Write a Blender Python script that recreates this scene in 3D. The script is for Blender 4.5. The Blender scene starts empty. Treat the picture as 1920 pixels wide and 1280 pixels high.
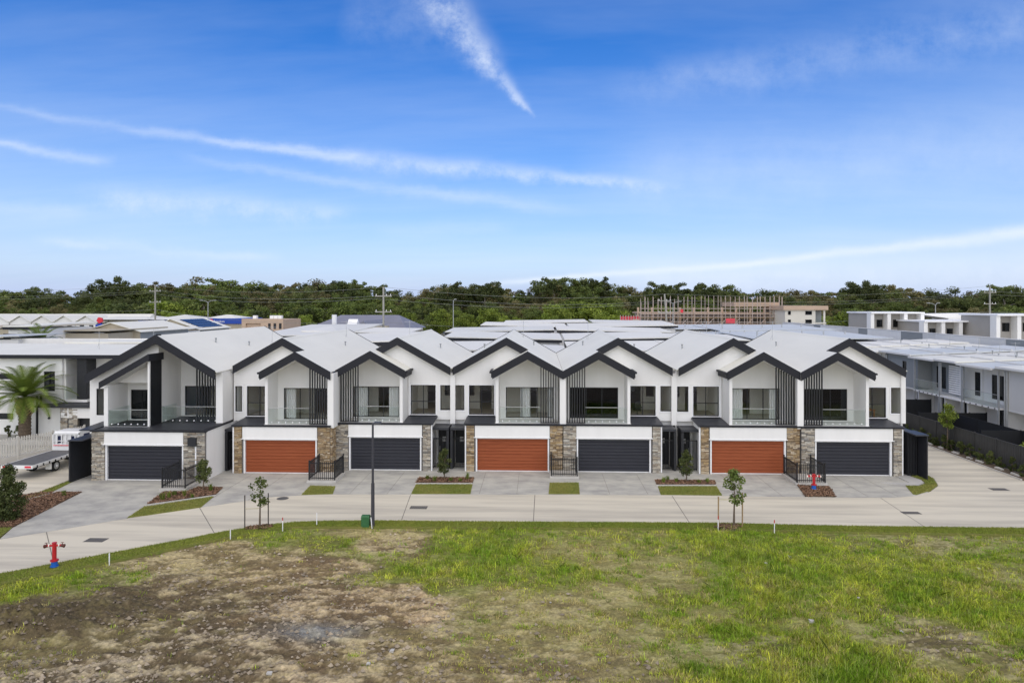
import bpy, bmesh, math, random
import numpy as np
from mathutils import Vector, Matrix
random.seed(7); RNG = np.random.default_rng(7)
scene = bpy.context.scene
C = scene.collection
R = math.radians

# ------------------------------------------------------------------ camera
YAW = math.atan(49/1280); CA, SA = math.cos(YAW), math.sin(YAW); CAMZ = 11.2
cam_d = bpy.data.cameras.new('camera'); cam = bpy.data.objects.new('camera', cam_d); C.objects.link(cam)
cam.location = (0, 0, CAMZ); cam.rotation_euler = (R(90), 0, YAW)
cam_d.sensor_width = 36; cam_d.lens = 24; cam_d.shift_y = -70.5/1920
cam_d.clip_start = 0.5; cam_d.clip_end = 6000
scene.camera = cam
def ground(px, py, z=0.0):
    "survey helper: world position of a ground point seen at (px,py) of the 1920x1280 photograph"
    d = 1280*(CAMZ-z)/(py-569.5); r = (px-960)/1280*d
    return (r*CA-d*SA, r*SA+d*CA)
def at(px, py, Y):
    "survey helper: world X,Z on the plane at distance Y"
    t = (px-960)/1280; d = Y/(CA+t*SA)
    return (t*d*CA-d*SA, CAMZ-(py-569.5)/1280*d)

# ------------------------------------------------------------------ sky
SUN_EL, SUN_AZ = 48, 176       # azimuth measured clockwise from +Y (behind the camera, to the right)
world = bpy.data.worlds.new('World'); scene.world = world; world.use_nodes = True
wt = world.node_tree; wt.nodes.clear()
def wn(kind, **kw):
    n = wt.nodes.new(kind)
    for k, v in kw.items(): setattr(n, k, v)
    return n
def wl(a, b): wt.links.new(a, b)
def M(op, a, b=None, c=None, clamp=False):
    n = wn('ShaderNodeMath', operation=op, use_clamp=clamp)
    for i, v in enumerate((a, b, c)):
        if v is None: continue
        if isinstance(v, (int, float)): n.inputs[i].default_value = v
        else: wl(v, n.inputs[i])
    return n.outputs[0]
wout = wn('ShaderNodeOutputWorld'); wbg = wn('ShaderNodeBackground')
sky = wn('ShaderNodeTexSky'); sky.sky_type = 'NISHITA'; sky.sun_disc = False
sky.sun_elevation = R(SUN_EL); sky.sun_rotation = R(SUN_AZ)
sky.air_density = 1.0; sky.dust_density = 0.4; sky.ozone_density = 3.0; sky.altitude = 10
tc = wn('ShaderNodeTexCoord'); sx = wn('ShaderNodeSeparateXYZ'); wl(tc.outputs['Generated'], sx.inputs[0])
dx, dy, dz = sx.outputs
fw = M('ADD', M('MULTIPLY', dx, -SA), M('MULTIPLY', dy, CA)); rt = M('ADD', M('MULTIPLY', dx, CA), M('MULTIPLY', dy, SA))
fws = M('MAXIMUM', fw, 0.05); U = M('DIVIDE', rt, fws); V = M('DIVIDE', dz, fws); front = M('GREATER_THAN', fw, 0.06)
cmb = wn('ShaderNodeCombineXYZ'); wl(U, cmb.inputs[0]); wl(V, cmb.inputs[1])
def noise(vec, scale, detail=5, rough=0.6, sxyz=(1, 1, 1), rot=0):
    mp = wn('ShaderNodeMapping'); mp.inputs['Scale'].default_value = sxyz; mp.inputs['Rotation'].default_value = (0, 0, rot)
    wl(vec, mp.inputs[0])
    n = wn('ShaderNodeTexNoise'); n.inputs['Scale'].default_value = scale; n.inputs['Detail'].default_value = detail; n.inputs['Roughness'].default_value = rough
    wl(mp.outputs[0], n.inputs['Vector']); return n.outputs[0]
nfine = noise(cmb.outputs[0], 16, 7, 0.68); nwarp = noise(cmb.outputs[0], 5, 4, 0.55); nlong = noise(cmb.outputs[0], 7, 6, 0.62, (0.35, 2.2, 1), -0.12)
def streak(p1, p2, w1, w2, amt, warp=0.03, fineamt=0.8):
    x1, y1 = (p1[0]-960)/1280, (569.5-p1[1])/1280; x2, y2 = (p2[0]-960)/1280, (569.5-p2[1])/1280
    L = math.hypot(x2-x1, y2-y1); ex, ey = (x2-x1)/L, (y2-y1)/L
    s = M('ADD', M('MULTIPLY', M('SUBTRACT', U, x1), ex/L), M('MULTIPLY', M('SUBTRACT', V, y1), ey/L))
    q = M('ADD', M('MULTIPLY', M('SUBTRACT', U, x1), -ey), M('MULTIPLY', M('SUBTRACT', V, y1), ex))
    q = M('ADD', q, M('MULTIPLY', M('SUBTRACT', nwarp, 0.5), warp))
    q = M('ADD', q, M('MULTIPLY', M('SUBTRACT', nfine, 0.5), warp*0.8))
    w = M('ADD', w1/1280, M('MULTIPLY', M('MINIMUM', M('MAXIMUM', s, 0), 1), (w2-w1)/1280))
    d = M('DIVIDE', q, w); g = M('EXPONENT', M('MULTIPLY', M('MULTIPLY', d, d), -1.0))
    al = M('MULTIPLY', M('SMOOTH_MIN', M('MULTIPLY', M('ADD', s, 0.03), 6.0, clamp=True), 1.0, 0.1), M('MULTIPLY', M('SUBTRACT', 1.04, s), 6.0, clamp=True))
    tex = M('ADD', 1-fineamt, M('MULTIPLY', M('MULTIPLY', M('SUBTRACT', nfine if w1 > 19 or w2 < 5 else nlong, 0.36), 3.0, clamp=True), fineamt))
    return M('MULTIPLY', M('MULTIPLY', g, al), M('MULTIPLY', tex, amt))
STREAKS = [((775, -60), (930, 130), 36, 24, .85, .045, .85), ((900, 100), (1004, 214), 20, 4, .8, .035, .8),
  ((-60, 192), (420, 270), 6, 11, .42, .026), ((380, 262), (700, 300), 6, 13, .75, .026), ((640, 296), (1260, 348), 20, 8, .62, .032),
  ((340, 298), (1080, 398), 7, 13, .5, .03), ((-60, 260), (210, 302), 7, 11, .5, .026), ((150, 372), (660, 396), 26, 16, .5, .04),
  ((-80, 388), (160, 398), 18, 14, .35), ((70, 452), (520, 482), 11, 8, .65, .03), ((900, 535), (1500, 486), 5, 6, 1.0, .012, .5), ((1440, 491), (2050, 420), 6, 16, 1.0, .016, .5),
  ((1100, 520), (2100, 500), 34, 50, .6, .03, .3), ((700, 430), (960, 432), 14, 12, .2), ((1150, 170), (2050, 20), 34, 60, .22), ((640, 20), (860, 60), 60, 40, .14), ((1100, 330), (2100, 250), 70, 110, .26, .03, .35)]
acc = None
for st in STREAKS:
    v = streak(*st); acc = v if acc is None else M('SUBTRACT', 1.0, M('MULTIPLY', M('SUBTRACT', 1.0, acc), M('SUBTRACT', 1.0, v)))
acc = M('MULTIPLY', acc, front)
den = M('ADD', M('MAXIMUM', dz, 0), 0.14); pl = wn('ShaderNodeCombineXYZ'); wl(M('DIVIDE', dx, den), pl.inputs[0]); wl(M('DIVIDE', dy, den), pl.inputs[1])
veil = M('MULTIPLY', M('MULTIPLY', M('SUBTRACT', noise(pl.outputs[0], 0.9, 6, .6, (0.4, 1.3, 1), .2), 0.40), 1.6, clamp=True), 0.36)
haze_low = M('MULTIPLY', M('POWER', M('SUBTRACT', 1.0, M('MAXIMUM', dz, 0), clamp=True), 6.0), 0.92)
cl = M('SUBTRACT', 1.0, M('MULTIPLY', M('SUBTRACT', 1.0, acc), M('SUBTRACT', 1.0, veil)))
hs = wn('ShaderNodeHueSaturation'); hs.inputs['Hue'].default_value = 0.515; hs.inputs['Saturation'].default_value = 1.46; hs.inputs['Value'].default_value = 1.06; wl(sky.outputs[0], hs.inputs['Color'])
mix0 = wn('ShaderNodeMix', data_type='RGBA'); wl(haze_low, mix0.inputs[0]); wl(hs.outputs[0], mix0.inputs[6]); mix0.inputs[7].default_value = (2.85, 3.6, 6.1, 1)
mix = wn('ShaderNodeMix', data_type='RGBA'); wl(cl, mix.inputs[0]); wl(mix0.outputs[2], mix.inputs[6]); mix.inputs[7].default_value = (5.6, 6.2, 7.2, 1)
wl(mix.outputs[2], wbg.inputs[0]); wbg.inputs[1].default_value = 0.061; wl(wbg.outputs[0], wout.inputs[0])

sun_d = bpy.data.lights.new('sun', 'SUN'); sun = bpy.data.objects.new('sun', sun_d); C.objects.link(sun)
sun_d.energy = 1.5; sun_d.angle = R(130); sun_d.color = (1.0, 0.885, 0.61)
_a = R(SUN_AZ); _e = R(SUN_EL)
sdir = Vector((math.sin(_a)*math.cos(_e), math.cos(_a)*math.cos(_e), math.sin(_e)))
sun.rotation_euler = sdir.to_track_quat('Z', 'Y').to_euler(); sun.location = (20, -20, 60)
scene.view_settings.view_transform = 'Standard'; scene.view_settings.look = 'None'
scene.view_settings.exposure = 1.3; scene.view_settings.gamma = 1.0
scene.cycles.diffuse_bounces = 6; scene.cycles.transparent_max_bounces = 16
scene.render.resolution_x, scene.render.resolution_y = 1024, 682

# ------------------------------------------------------------------ materials
MAT = {}
def mat(name, col, rough=0.7, var=0.0, scale=3.0, col2=None, bump=0.0, bscale=None, metal=0.0, stretch=(1, 1, 1), spec=0.4, detail=4, objrand=None, lo=0.35, hi=0.65):
    m = bpy.data.materials.new(name); m.use_nodes = True; nt = m.node_tree; b = nt.nodes['Principled BSDF']
    b.inputs['Roughness'].default_value = rough; b.inputs['Metallic'].default_value = metal; b.inputs['Specular IOR Level'].default_value = spec
    c1 = (*col, 1)
    if col2 is None and var: col2 = tuple(c*(1-var) for c in col)
    tcn = nt.nodes.new('ShaderNodeTexCoord'); mp = nt.nodes.new('ShaderNodeMapping'); mp.inputs['Scale'].default_value = stretch
    geo = nt.nodes.new('ShaderNodeNewGeometry'); nt.links.new(geo.outputs['Position'], mp.inputs[0])
    src = None
    if objrand:
        oi = nt.nodes.new('ShaderNodeObjectInfo'); rp = nt.nodes.new('ShaderNodeValToRGB'); rp.color_ramp.interpolation = 'LINEAR'
        els = rp.color_ramp.elements
        while len(els) < len(objrand): els.new(0.5)
        for i, c in enumerate(objrand): els[i].position = i/(len(objrand)-1); els[i].color = (*c, 1)
        nt.links.new(oi.outputs['Random'], rp.inputs[0]); src = rp.outputs[0]
    if col2 is not None:
        n = nt.nodes.new('ShaderNodeTexNoise'); n.inputs['Scale'].default_value = scale; n.inputs['Detail'].default_value = detail; n.inputs['Roughness'].default_value = 0.62
        nt.links.new(mp.outputs[0], n.inputs['Vector'])
        mr = nt.nodes.new('ShaderNodeMapRange'); mr.inputs[1].default_value = lo; mr.inputs[2].default_value = hi; nt.links.new(n.outputs[0], mr.inputs[0])
        mx = nt.nodes.new('ShaderNodeMix'); mx.data_type = 'RGBA'; nt.links.new(mr.outputs[0], mx.inputs[0])
        mx.inputs[6].default_value = c1; mx.inputs[7].default_value = (*col2, 1)
        if src:
            mx.blend_type = 'MULTIPLY'; nt.links.new(src, mx.inputs[6]); mx.inputs[7].default_value = (*col2, 1)
        nt.links.new(mx.outputs[2], b.inputs['Base Color'])
    elif src: nt.links.new(src, b.inputs['Base Color'])
    else: b.inputs['Base Color'].default_value = c1
    if bump:
        n2 = nt.nodes.new('ShaderNodeTexNoise'); n2.inputs['Scale'].default_value = bscale or scale*4; n2.inputs['Detail'].default_value = 5
        nt.links.new(mp.outputs[0], n2.inputs['Vector'])
        bp = nt.nodes.new('ShaderNodeBump'); bp.inputs['Strength'].default_value = bump; bp.inputs['Distance'].default_value = 0.03
        nt.links.new(n2.outputs[0], bp.inputs['Height']); nt.links.new(bp.outputs[0], b.inputs['Normal'])
    MAT[name] = m; return m
mat('white', (.80, .79, .765), .75, .07, .8, stretch=(1, 1, .25), detail=6); mat('offwhite', (.83, .82, .79), .8, .05, .5)
mat('trim_white', (.82, .82, .82), .5)
mat('charcoal', (.020, .021, .026), .6, .12, 2.0, spec=.25); mat('black', (.012, .013, .016), .45, .1, 3); mat('near_black', (.02, .021, .025), .5, .2, 3)
mat('dark_roof', (.035, .037, .045), .45, .25, 1.2)
mat('roof_white', (.735, .72, .645), .6, .07, .35, stretch=(1, .35, 1)); mat('roof_far', (.72, .73, .72), .55, .10, .15, objrand=[(.75, .73, .665), (.67, .66, .61), (.78, .755, .68)], col2=(.93, .93, .93))
mat('roof_blue', (.56, .58, .58), .5, .12, .3); mat('roof_grey', (.22, .22, .26), .6, .15, .5)
mat('door_grey', (.024, .025, .034), .5, .1, 2)
mat('door_wood', (.31, .084, .033), .55, 0, 2.2, col2=(.225, .056, .022), spec=.2, stretch=(.6, 1, 14), detail=6, lo=.4, hi=.68)
mat('stone_grey', (.4, .38, .35), .9, 0, 9, col2=(.72, .72, .72), bump=.6, bscale=30, objrand=[(.17, .16, .145), (.42, .385, .33), (.28, .225, .165), (.63, .595, .51), (.48, .41, .31), (.31, .30, .28)])
mat('stone_brown', (.4, .3, .2), .9, 0, 9, col2=(.72, .72, .72), bump=.6, bscale=30, objrand=[(.22, .14, .075), (.42, .31, .18), (.60, .50, .36), (.30, .22, .14), (.48, .34, .17), (.20, .155, .115)])
mat('mortar', (.16, .15, .14), .95, .2, 8)
mat('concrete_edge', (.50, .48, .44), .9, .12, 3); mat('grate', (.10, .10, .10), .7, .3, 20); mat('joint', (.17, .155, .135), .9)
mat('mulch', (.085, .052, .034), .95, 0, 14, col2=(.15, .095, .062), bump=.9, bscale=40)
mat('soil', (.10, .075, .05), .95, 0, 10, col2=(.16, .12, .085), bump=.8, bscale=36)
mat('galv', (.45, .46, .46), .45, .1, 4, metal=.4); mat('lamp_metal', (.05, .05, .06), .45); mat('red', (.50, .02, .025), .4, .15, 6); mat('blue', (.02, .13, .50), .4, .15, 6); mat('brass', (.75, .70, .62), .4)
mat('rust', (.10, .03, .02), .6); mat('green_box', (.035, .14, .05), .55, .2, 8); mat('timber', (.36, .25, .13), .8, .2, 6); mat('timber_dark', (.05, .04, .035), .8); mat('strap', (.55, .50, .36), .8)
mat('bark', (.16, .12, .085), .95, .35, 14, bump=.5, bscale=40); mat('bark_pale', (.40, .36, .31), .9, .35, 3)
mat('beige', (.42, .37, .28), .8, .08, .6); mat('tan', (.50, .37, .27), .8, .08, .6); mat('cream', (.66, .63, .55), .8, .05, .4); mat('grey_wall', (.60, .59, .57), .75, .05, .5); mat('mid_grey', (.27, .285, .29), .7, .06, .6); mat('pale_grey', (.67, .66, .64), .7, .05, .6); mat('taupe', (.36, .34, .31), .8, .05, .6)
mat('pink_mesh', (.70, .07, .10), .7, .25, 2); mat('scaffold', (.50, .41, .36), .55, .2, 3); mat('sign_blue', (.012, .06, .36), .45); mat('sign_red', (.65, .03, .05), .45); mat('sign_teal', (.03, .30, .50), .45); mat('solar', (.015, .02, .06), .25)
mat('floor_timber', (.58, .51, .42), .5, .12, 2); mat('interior', (.82, .80, .76), .8); mat('rubber', (.012, .012, .012), .8); mat('tray_deck', (.13, .13, .13), .7, .3, 5); mat('vehicle_white', (.75, .75, .74), .3, .05, 2); mat('chair_black', (.012, .012, .012), .6); mat('furniture', (.32, .13, .05), .5, .2, 4)
mat('fence_dark', (.045, .045, .044), .6, .15, 2); mat('fence_pale', (.60, .58, .53), .7, .15, 3); mat('wire', (.22, .23, .21), .6); mat('pole_wood', (.34, .33, .29), .85, .2, 4); mat('fence_black', (.008, .009, .011), .7)  # the last one is the black finish of the courtyard fences
def glass(name, tint, fac):
    m = bpy.data.materials.new(name); m.use_nodes = True; nt = m.node_tree; nt.nodes.clear()
    o = nt.nodes.new('ShaderNodeOutputMaterial'); t = nt.nodes.new('ShaderNodeBsdfTransparent'); t.inputs[0].default_value = (*tint, 1)
    g = nt.nodes.new('ShaderNodeBsdfGlossy'); g.inputs['Roughness'].default_value = .02; g.inputs[0].default_value = (.9, .95, 1, 1)
    ge = nt.nodes.new('ShaderNodeNewGeometry'); dt = nt.nodes.new('ShaderNodeVectorMath'); dt.operation = 'DOT_PRODUCT'; nt.links.new(ge.outputs['Incoming'], dt.inputs[0]); nt.links.new(ge.outputs['Normal'], dt.inputs[1])
    ab = nt.nodes.new('ShaderNodeMath'); ab.operation = 'ABSOLUTE'; nt.links.new(dt.outputs['Value'], ab.inputs[0]); om = nt.nodes.new('ShaderNodeMath'); om.operation = 'SUBTRACT'; om.inputs[0].default_value = 1.0; nt.links.new(ab.outputs[0], om.inputs[1])
    pw = nt.nodes.new('ShaderNodeMath'); pw.operation = 'POWER'; pw.inputs[1].default_value = 5.0; nt.links.new(om.outputs[0], pw.inputs[0])
    ad = nt.nodes.new('ShaderNodeMath'); ad.operation = 'MULTIPLY_ADD'; ad.inputs[1].default_value = .9; ad.inputs[2].default_value = fac; nt.links.new(pw.outputs[0], ad.inputs[0])
    mx = nt.nodes.new('ShaderNodeMixShader'); nt.links.new(ad.outputs[0], mx.inputs[0]); nt.links.new(t.outputs[0], mx.inputs[1]); nt.links.new(g.outputs[0], mx.inputs[2]); nt.links.new(mx.outputs[0], o.inputs[0]); MAT[name] = m
glass('pane_glass', (.95, .96, .95), .045); glass('pane_dark', (.25, .26, .27), .05); glass('rail_glass', (.95, .975, .965), .03)
def colattr(name, rough=.9, bump=0, bscale=20, fine=.35, fscale=6, trans=0, objvar=0):
    "material that takes its own colour from a stored attribute, with fine noise on top"
    m = bpy.data.materials.new(name); m.use_nodes = True; nt = m.node_tree; b = nt.nodes['Principled BSDF']; b.inputs['Roughness'].default_value = rough; b.inputs['Specular IOR Level'].default_value = .2
    at_ = nt.nodes.new('ShaderNodeAttribute'); at_.attribute_name = 'Col'; col = at_.outputs[0]
    geo = nt.nodes.new('ShaderNodeNewGeometry')
    if fine:
        n = nt.nodes.new('ShaderNodeTexNoise'); n.inputs['Scale'].default_value = fscale; n.inputs['Detail'].default_value = 7; n.inputs['Roughness'].default_value = .7; nt.links.new(geo.outputs['Position'], n.inputs['Vector'])
        mr = nt.nodes.new('ShaderNodeMapRange'); mr.inputs[1].default_value = .3; mr.inputs[2].default_value = .7; mr.inputs[3].default_value = 1-fine; mr.inputs[4].default_value = 1+fine; nt.links.new(n.outputs[0], mr.inputs[0])
        vm = nt.nodes.new('ShaderNodeVectorMath'); vm.operation = 'SCALE'; nt.links.new(col, vm.inputs[0]); nt.links.new(mr.outputs[0], vm.inputs['Scale']); col = vm.outputs[0]
    nt.links.new(col, b.inputs['Base Color'])
    if bump:
        n2 = nt.nodes.new('ShaderNodeTexNoise'); n2.inputs['Scale'].default_value = bscale; n2.inputs['Detail'].default_value = 6; nt.links.new(geo.outputs['Position'], n2.inputs['Vector'])
        bp = nt.nodes.new('ShaderNodeBump'); bp.inputs['Strength'].default_value = bump; bp.inputs['Distance'].default_value = .05; nt.links.new(n2.outputs[0], bp.inputs['Height']); nt.links.new(bp.outputs[0], b.inputs['Normal'])
    MAT[name] = m
colattr('lot_soil', bump=1.0, bscale=8, fine=.45, fscale=9); colattr('blades', rough=.7, fine=.0)
def leafmat(name, c1, c2, c3, trans=.25):
    m = bpy.data.materials.new(name); m.use_nodes = True; nt = m.node_tree; b = nt.nodes['Principled BSDF']; b.inputs['Roughness'].default_value = .6; b.inputs['Specular IOR Level'].default_value = .25
    at_ = nt.nodes.new('ShaderNodeAttribute'); at_.attribute_name = 'Col'
    rp = nt.nodes.new('ShaderNodeValToRGB'); e = rp.color_ramp.elements; e[0].color = (*c1, 1); e[1].color = (*c3, 1); x = e.new(.5); x.color = (*c2, 1)
    sp = nt.nodes.new('ShaderNodeSeparateXYZ'); nt.links.new(at_.outputs[1], sp.inputs[0]); nt.links.new(sp.outputs[0], rp.inputs[0])
    oi = nt.nodes.new('ShaderNodeObjectInfo'); hs_ = nt.nodes.new('ShaderNodeHueSaturation'); nt.links.new(rp.outputs[0], hs_.inputs['Color'])
    mr = nt.nodes.new('ShaderNodeMapRange'); mr.inputs[3].default_value = .72; mr.inputs[4].default_value = 1.3; nt.links.new(oi.outputs['Random'], mr.inputs[0]); nt.links.new(mr.outputs[0], hs_.inputs['Value'])
    nt.links.new(hs_.outputs[0], b.inputs['Base Color'])
    tr = nt.nodes.new('ShaderNodeBsdfTranslucent'); nt.links.new(hs_.outputs[0], tr.inputs[0]); mx = nt.nodes.new('ShaderNodeMixShader'); mx.inputs[0].default_value = trans
    nt.links.new(b.outputs[0], mx.inputs[1]); nt.links.new(tr.outputs[0], mx.inputs[2]); nt.links.new(mx.outputs[0], nt.nodes['Material Output'].inputs[0]); MAT[name] = m
leafmat('leaf_dark', (0.046, 0.062, 0.020), (0.084, 0.107, 0.030), (0.146, 0.157, 0.050)); leafmat('leaf_mid', (0.071, 0.098, 0.023), (0.125, 0.167, 0.036), (0.203, 0.223, 0.064))
leafmat('leaf_olive', (0.117, 0.108, 0.045), (0.171, 0.158, 0.063), (0.248, 0.215, 0.095)); leafmat('leaf_lime', (0.105, 0.151, 0.023), (0.185, 0.241, 0.034), (0.282, 0.316, 0.058)); leafmat('leaf_palm', (.08, .13, .02), (.14, .20, .03), (.24, .27, .055))
# road and driveway concrete: pale slab with traffic stains that run along the road
mat('road_concrete', (.595, .545, .435), .85, 0, .55, col2=(.40, .365, .30), stretch=(.14, 1.7, 1), bump=.15, bscale=30, detail=10, lo=.42, hi=.68)
mat('drive_concrete', (.445, .43, .38), .85, 0, .9, col2=(.30, .29, .27), stretch=(.8, 1.2, 1), bump=.15, bscale=30, detail=10, lo=.40, hi=.66)
mat('path_concrete', (.43, .42, .40), .85, .12, 1.0)
mat('lawn', (.15, .18, .034), .9, 0, 2.2, col2=(.23, .21, .06), bump=.5, bscale=50, detail=7)
mat('earth_far', (.16, .15, .09), .95, .3, .05)

# ------------------------------------------------------------------ mesh helpers
class MB:
    def __init__(s): s.v = []; s.f = []
    def add(s, verts, faces):
        o = len(s.v); s.v += [tuple(v) for v in verts]; s.f += [tuple(i+o for i in f) for f in faces]; return s
    def box(s, x0, x1, y0, y1, z0, z1):
        if x0 > x1: x0, x1 = x1, x0
        if y0 > y1: y0, y1 = y1, y0
        if z0 > z1: z0, z1 = z1, z0
        return s.add([(x0, y0, z0), (x1, y0, z0), (x1, y1, z0), (x0, y1, z0), (x0, y0, z1), (x1, y0, z1), (x1, y1, z1), (x0, y1, z1)],
                     [(0, 3, 2, 1), (4, 5, 6, 7), (0, 1, 5, 4), (1, 2, 6, 5), (2, 3, 7, 6), (3, 0, 4, 7)])
    def prism_y(s, poly, y0, y1):      # poly of (x,z), convex, extruded along y
        ar = sum(poly[i][0]*poly[(i+1) % len(poly)][1]-poly[(i+1) % len(poly)][0]*poly[i][1] for i in range(len(poly)))
        if ar < 0: poly = poly[::-1]
        n = len(poly); y0, y1 = min(y0, y1), max(y0, y1)
        vs = [(x, y0, z) for x, z in poly]+[(x, y1, z) for x, z in poly]
        return s.add(vs, [tuple(range(n)), tuple(range(2*n-1, n-1, -1))]+[(i, i+n, (i+1) % n+n, (i+1) % n) for i in range(n)])
    def prism_x(s, poly, x0, x1):      # poly of (y,z)
        t = MB(); t.prism_y(poly, x0, x1); t.v = [(b, a, c) for a, b, c in t.v]; t.f = [f[::-1] for f in t.f]; return s.add(t.v, t.f)
    def prism_z(s, poly, z0, z1):      # poly of (x,y), may be concave
        from mathutils.geometry import tessellate_polygon
        ar = sum(poly[i][0]*poly[(i+1) % len(poly)][1]-poly[(i+1) % len(poly)][0]*poly[i][1] for i in range(len(poly)))
        if ar < 0: poly = poly[::-1]
        n = len(poly); tri = tessellate_polygon([[Vector((x, y, 0)) for x, y in poly]])
        fs = []
        for a, b, c in tri:
            A, B, D = poly[a], poly[b], poly[c]
            if (B[0]-A[0])*(D[1]-A[1])-(D[0]-A[0])*(B[1]-A[1]) < 0: b, c = c, b
            fs.append((a+n, b+n, c+n)); fs.append((c, b, a))
        fs += [(i, (i+1) % n, (i+1) % n+n, i+n) for i in range(n)]
        return s.add([(x, y, z0) for x, y in poly]+[(x, y, z1) for x, y in poly], fs)
    def tube(s, p, q, r, r2=None, n=8, caps=True):
        p, q = Vector(p), Vector(q); d = (q-p).normalized(); u = d.orthogonal().normalized(); w = d.cross(u); r2 = r if r2 is None else r2
        vs = [tuple(p+(u*math.cos(2*math.pi*i/n)+w*math.sin(2*math.pi*i/n))*r) for i in range(n)]+[tuple(q+(u*math.cos(2*math.pi*i/n)+w*math.sin(2*math.pi*i/n))*r2) for i in range(n)]
        fs = [(i, (i+1) % n, (i+1) % n+n, i+n) for i in range(n)]
        if caps: fs += [tuple(range(n-1, -1, -1)), tuple(range(n, 2*n))]
        return s.add(vs, fs)
    def path(s, pts, rad, n=8):
        for i in range(len(pts)-1): s.tube(pts[i], pts[i+1], rad[i], rad[i+1], n, True)
        return s
    def build(s, name, m, parent=None, loc=None, smooth=False):
        me = bpy.data.meshes.new(name); me.from_pydata(s.v, [], s.f); me.update()
        return link(name, me, m, parent, smooth)
def link(name, me, m, parent=None, smooth=False):
    if m: me.materials.append(MAT[m] if isinstance(m, str) else m)
    if smooth:
        for p in me.polygons: p.use_smooth = True
    o = bpy.data.objects.new(name, me); C.objects.link(o)
    if parent: attach(o, parent)
    return o
WORLDLOC = {}
def attach(o, parent):
    o.parent = parent; o.matrix_parent_inverse = Matrix.Translation(-Vector(WORLDLOC.get(parent.name, (0, 0, 0))))
def thing(name, label, cat, loc, group=None):
    o = bpy.data.objects.new(name, None); C.objects.link(o); o.location = loc; o.empty_display_size = .3; WORLDLOC[o.name] = tuple(loc)
    o['label'] = label; o['category'] = cat
    if group: o['group'] = group
    return o
def tag(o, label=None, cat=None, group=None, kind=None):
    for k, v in (('label', label), ('category', cat), ('group', group), ('kind', kind)):
        if v: o[k] = v
    return o
def structure(o): o['kind'] = 'structure'; return o
def copy_tree(o, loc, label=None, rotz=None, scale=None):
    r = o.copy(); C.objects.link(r); r.location = loc; WORLDLOC[r.name] = tuple(loc)
    if rotz is not None: r.rotation_euler = (0, 0, rotz)
    if scale is not None: r.scale = scale if isinstance(scale, tuple) else (scale,)*3
    if label: r['label'] = label
    for ch in o.children:
        c = ch.copy(); C.objects.link(c); c.parent = r
        for g in ch.children:
            d = g.copy(); C.objects.link(d); d.parent = c
    return r
def wall_xz(mb, x0, x1, y0, y1, zb, top, opens=()):
    "wall along x with sloped top polyline and rectangular openings (xa,xb,za,zb)"
    if x0 > x1: x0, x1 = x1, x0
    top = sorted(top)
    def tz(x):
        if x <= top[0][0]: return top[0][1]
        for (a, za), (b, zb_) in zip(top, top[1:]):
            if a <= x <= b: return za+(zb_-za)*(x-a)/max(b-a, 1e-6)
        return top[-1][1]
    ops = [(min(a, b), max(a, b), c, d) for a, b, c, d in opens]
    cuts = sorted({round(v, 4) for v in [x0, x1]+[q for o in ops for q in o[:2]]+[t[0] for t in top] if x0-1e-6 <= v <= x1+1e-6})
    for a, b in zip(cuts, cuts[1:]):
        if b-a < 1e-3: continue
        m = (a+b)/2; z = zb
        for o in sorted([o for o in ops if o[0] < m < o[1]], key=lambda o: o[2]):
            if o[2] > z+1e-3: mb.box(a, b, y0, y1, z, o[2])
            z = o[3]
        mb.prism_y([(a, z), (b, z), (b, tz(b)), (a, tz(a))], y0, y1)
    return mb
def window(parent, x0, x1, y, z0, z1, vert=1, horiz=0, gl='pane_glass', fr='black', name='window', fw=.05, hz=None):
    "framed window in the plane y; each pane is a sub-part"
    x0, x1 = min(x0, x1), max(x0, x1); m = MB()
    m.box(x0, x0+fw, y-.04, y+.04, z0, z1); m.box(x1-fw, x1, y-.04, y+.04, z0, z1); m.box(x0+fw, x1-fw, y-.04, y+.04, z1-fw, z1); m.box(x0+fw, x1-fw, y-.04, y+.04, z0, z0+fw)
    xs = [x0+fw/2+(x1-x0-fw)*i/vert for i in range(vert+1)]; zs = [z0+fw/2]+([hz] if hz else [z0+fw/2+(z1-z0-fw)*(i+1)/(horiz+1) for i in range(horiz)])+[z1-fw/2]
    for x in xs[1:-1]: m.box(x-.025, x+.025, y-.035, y+.035, z0+fw, z1-fw)
    for z in zs[1:-1]: m.box(x0+fw, x1-fw, y-.03, y+.03, z-.025, z+.025)
    w = m.build(name, fr, parent); w_loc = WORLDLOC.get(parent.name, (0, 0, 0)); 
    for i in range(len(xs)-1):
        for k in range(len(zs)-1):
            q = MB().box(xs[i]+.02, xs[i+1]-.02, y-.006, y+.006, zs[k]+.02, zs[k+1]-.02).build('pane', gl); q.parent = w
    return w
def slope_slab(mb, a, b, y0, y1, th):     # roof sheet between (x,z) a and b, thickness downwards
    return mb.prism_y([a, b, (b[0], b[1]-th), (a[0], a[1]-th)], y0, y1)
def band(mb, pts, y0, y1, dep, up=.0):    # fascia band hanging dep below a polyline
    for a, b in zip(pts, pts[1:]): mb.prism_y([(a[0], a[1]+up), (b[0], b[1]+up), (b[0], b[1]-dep), (a[0], a[1]-dep)], y0, y1)
    return mb
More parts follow.
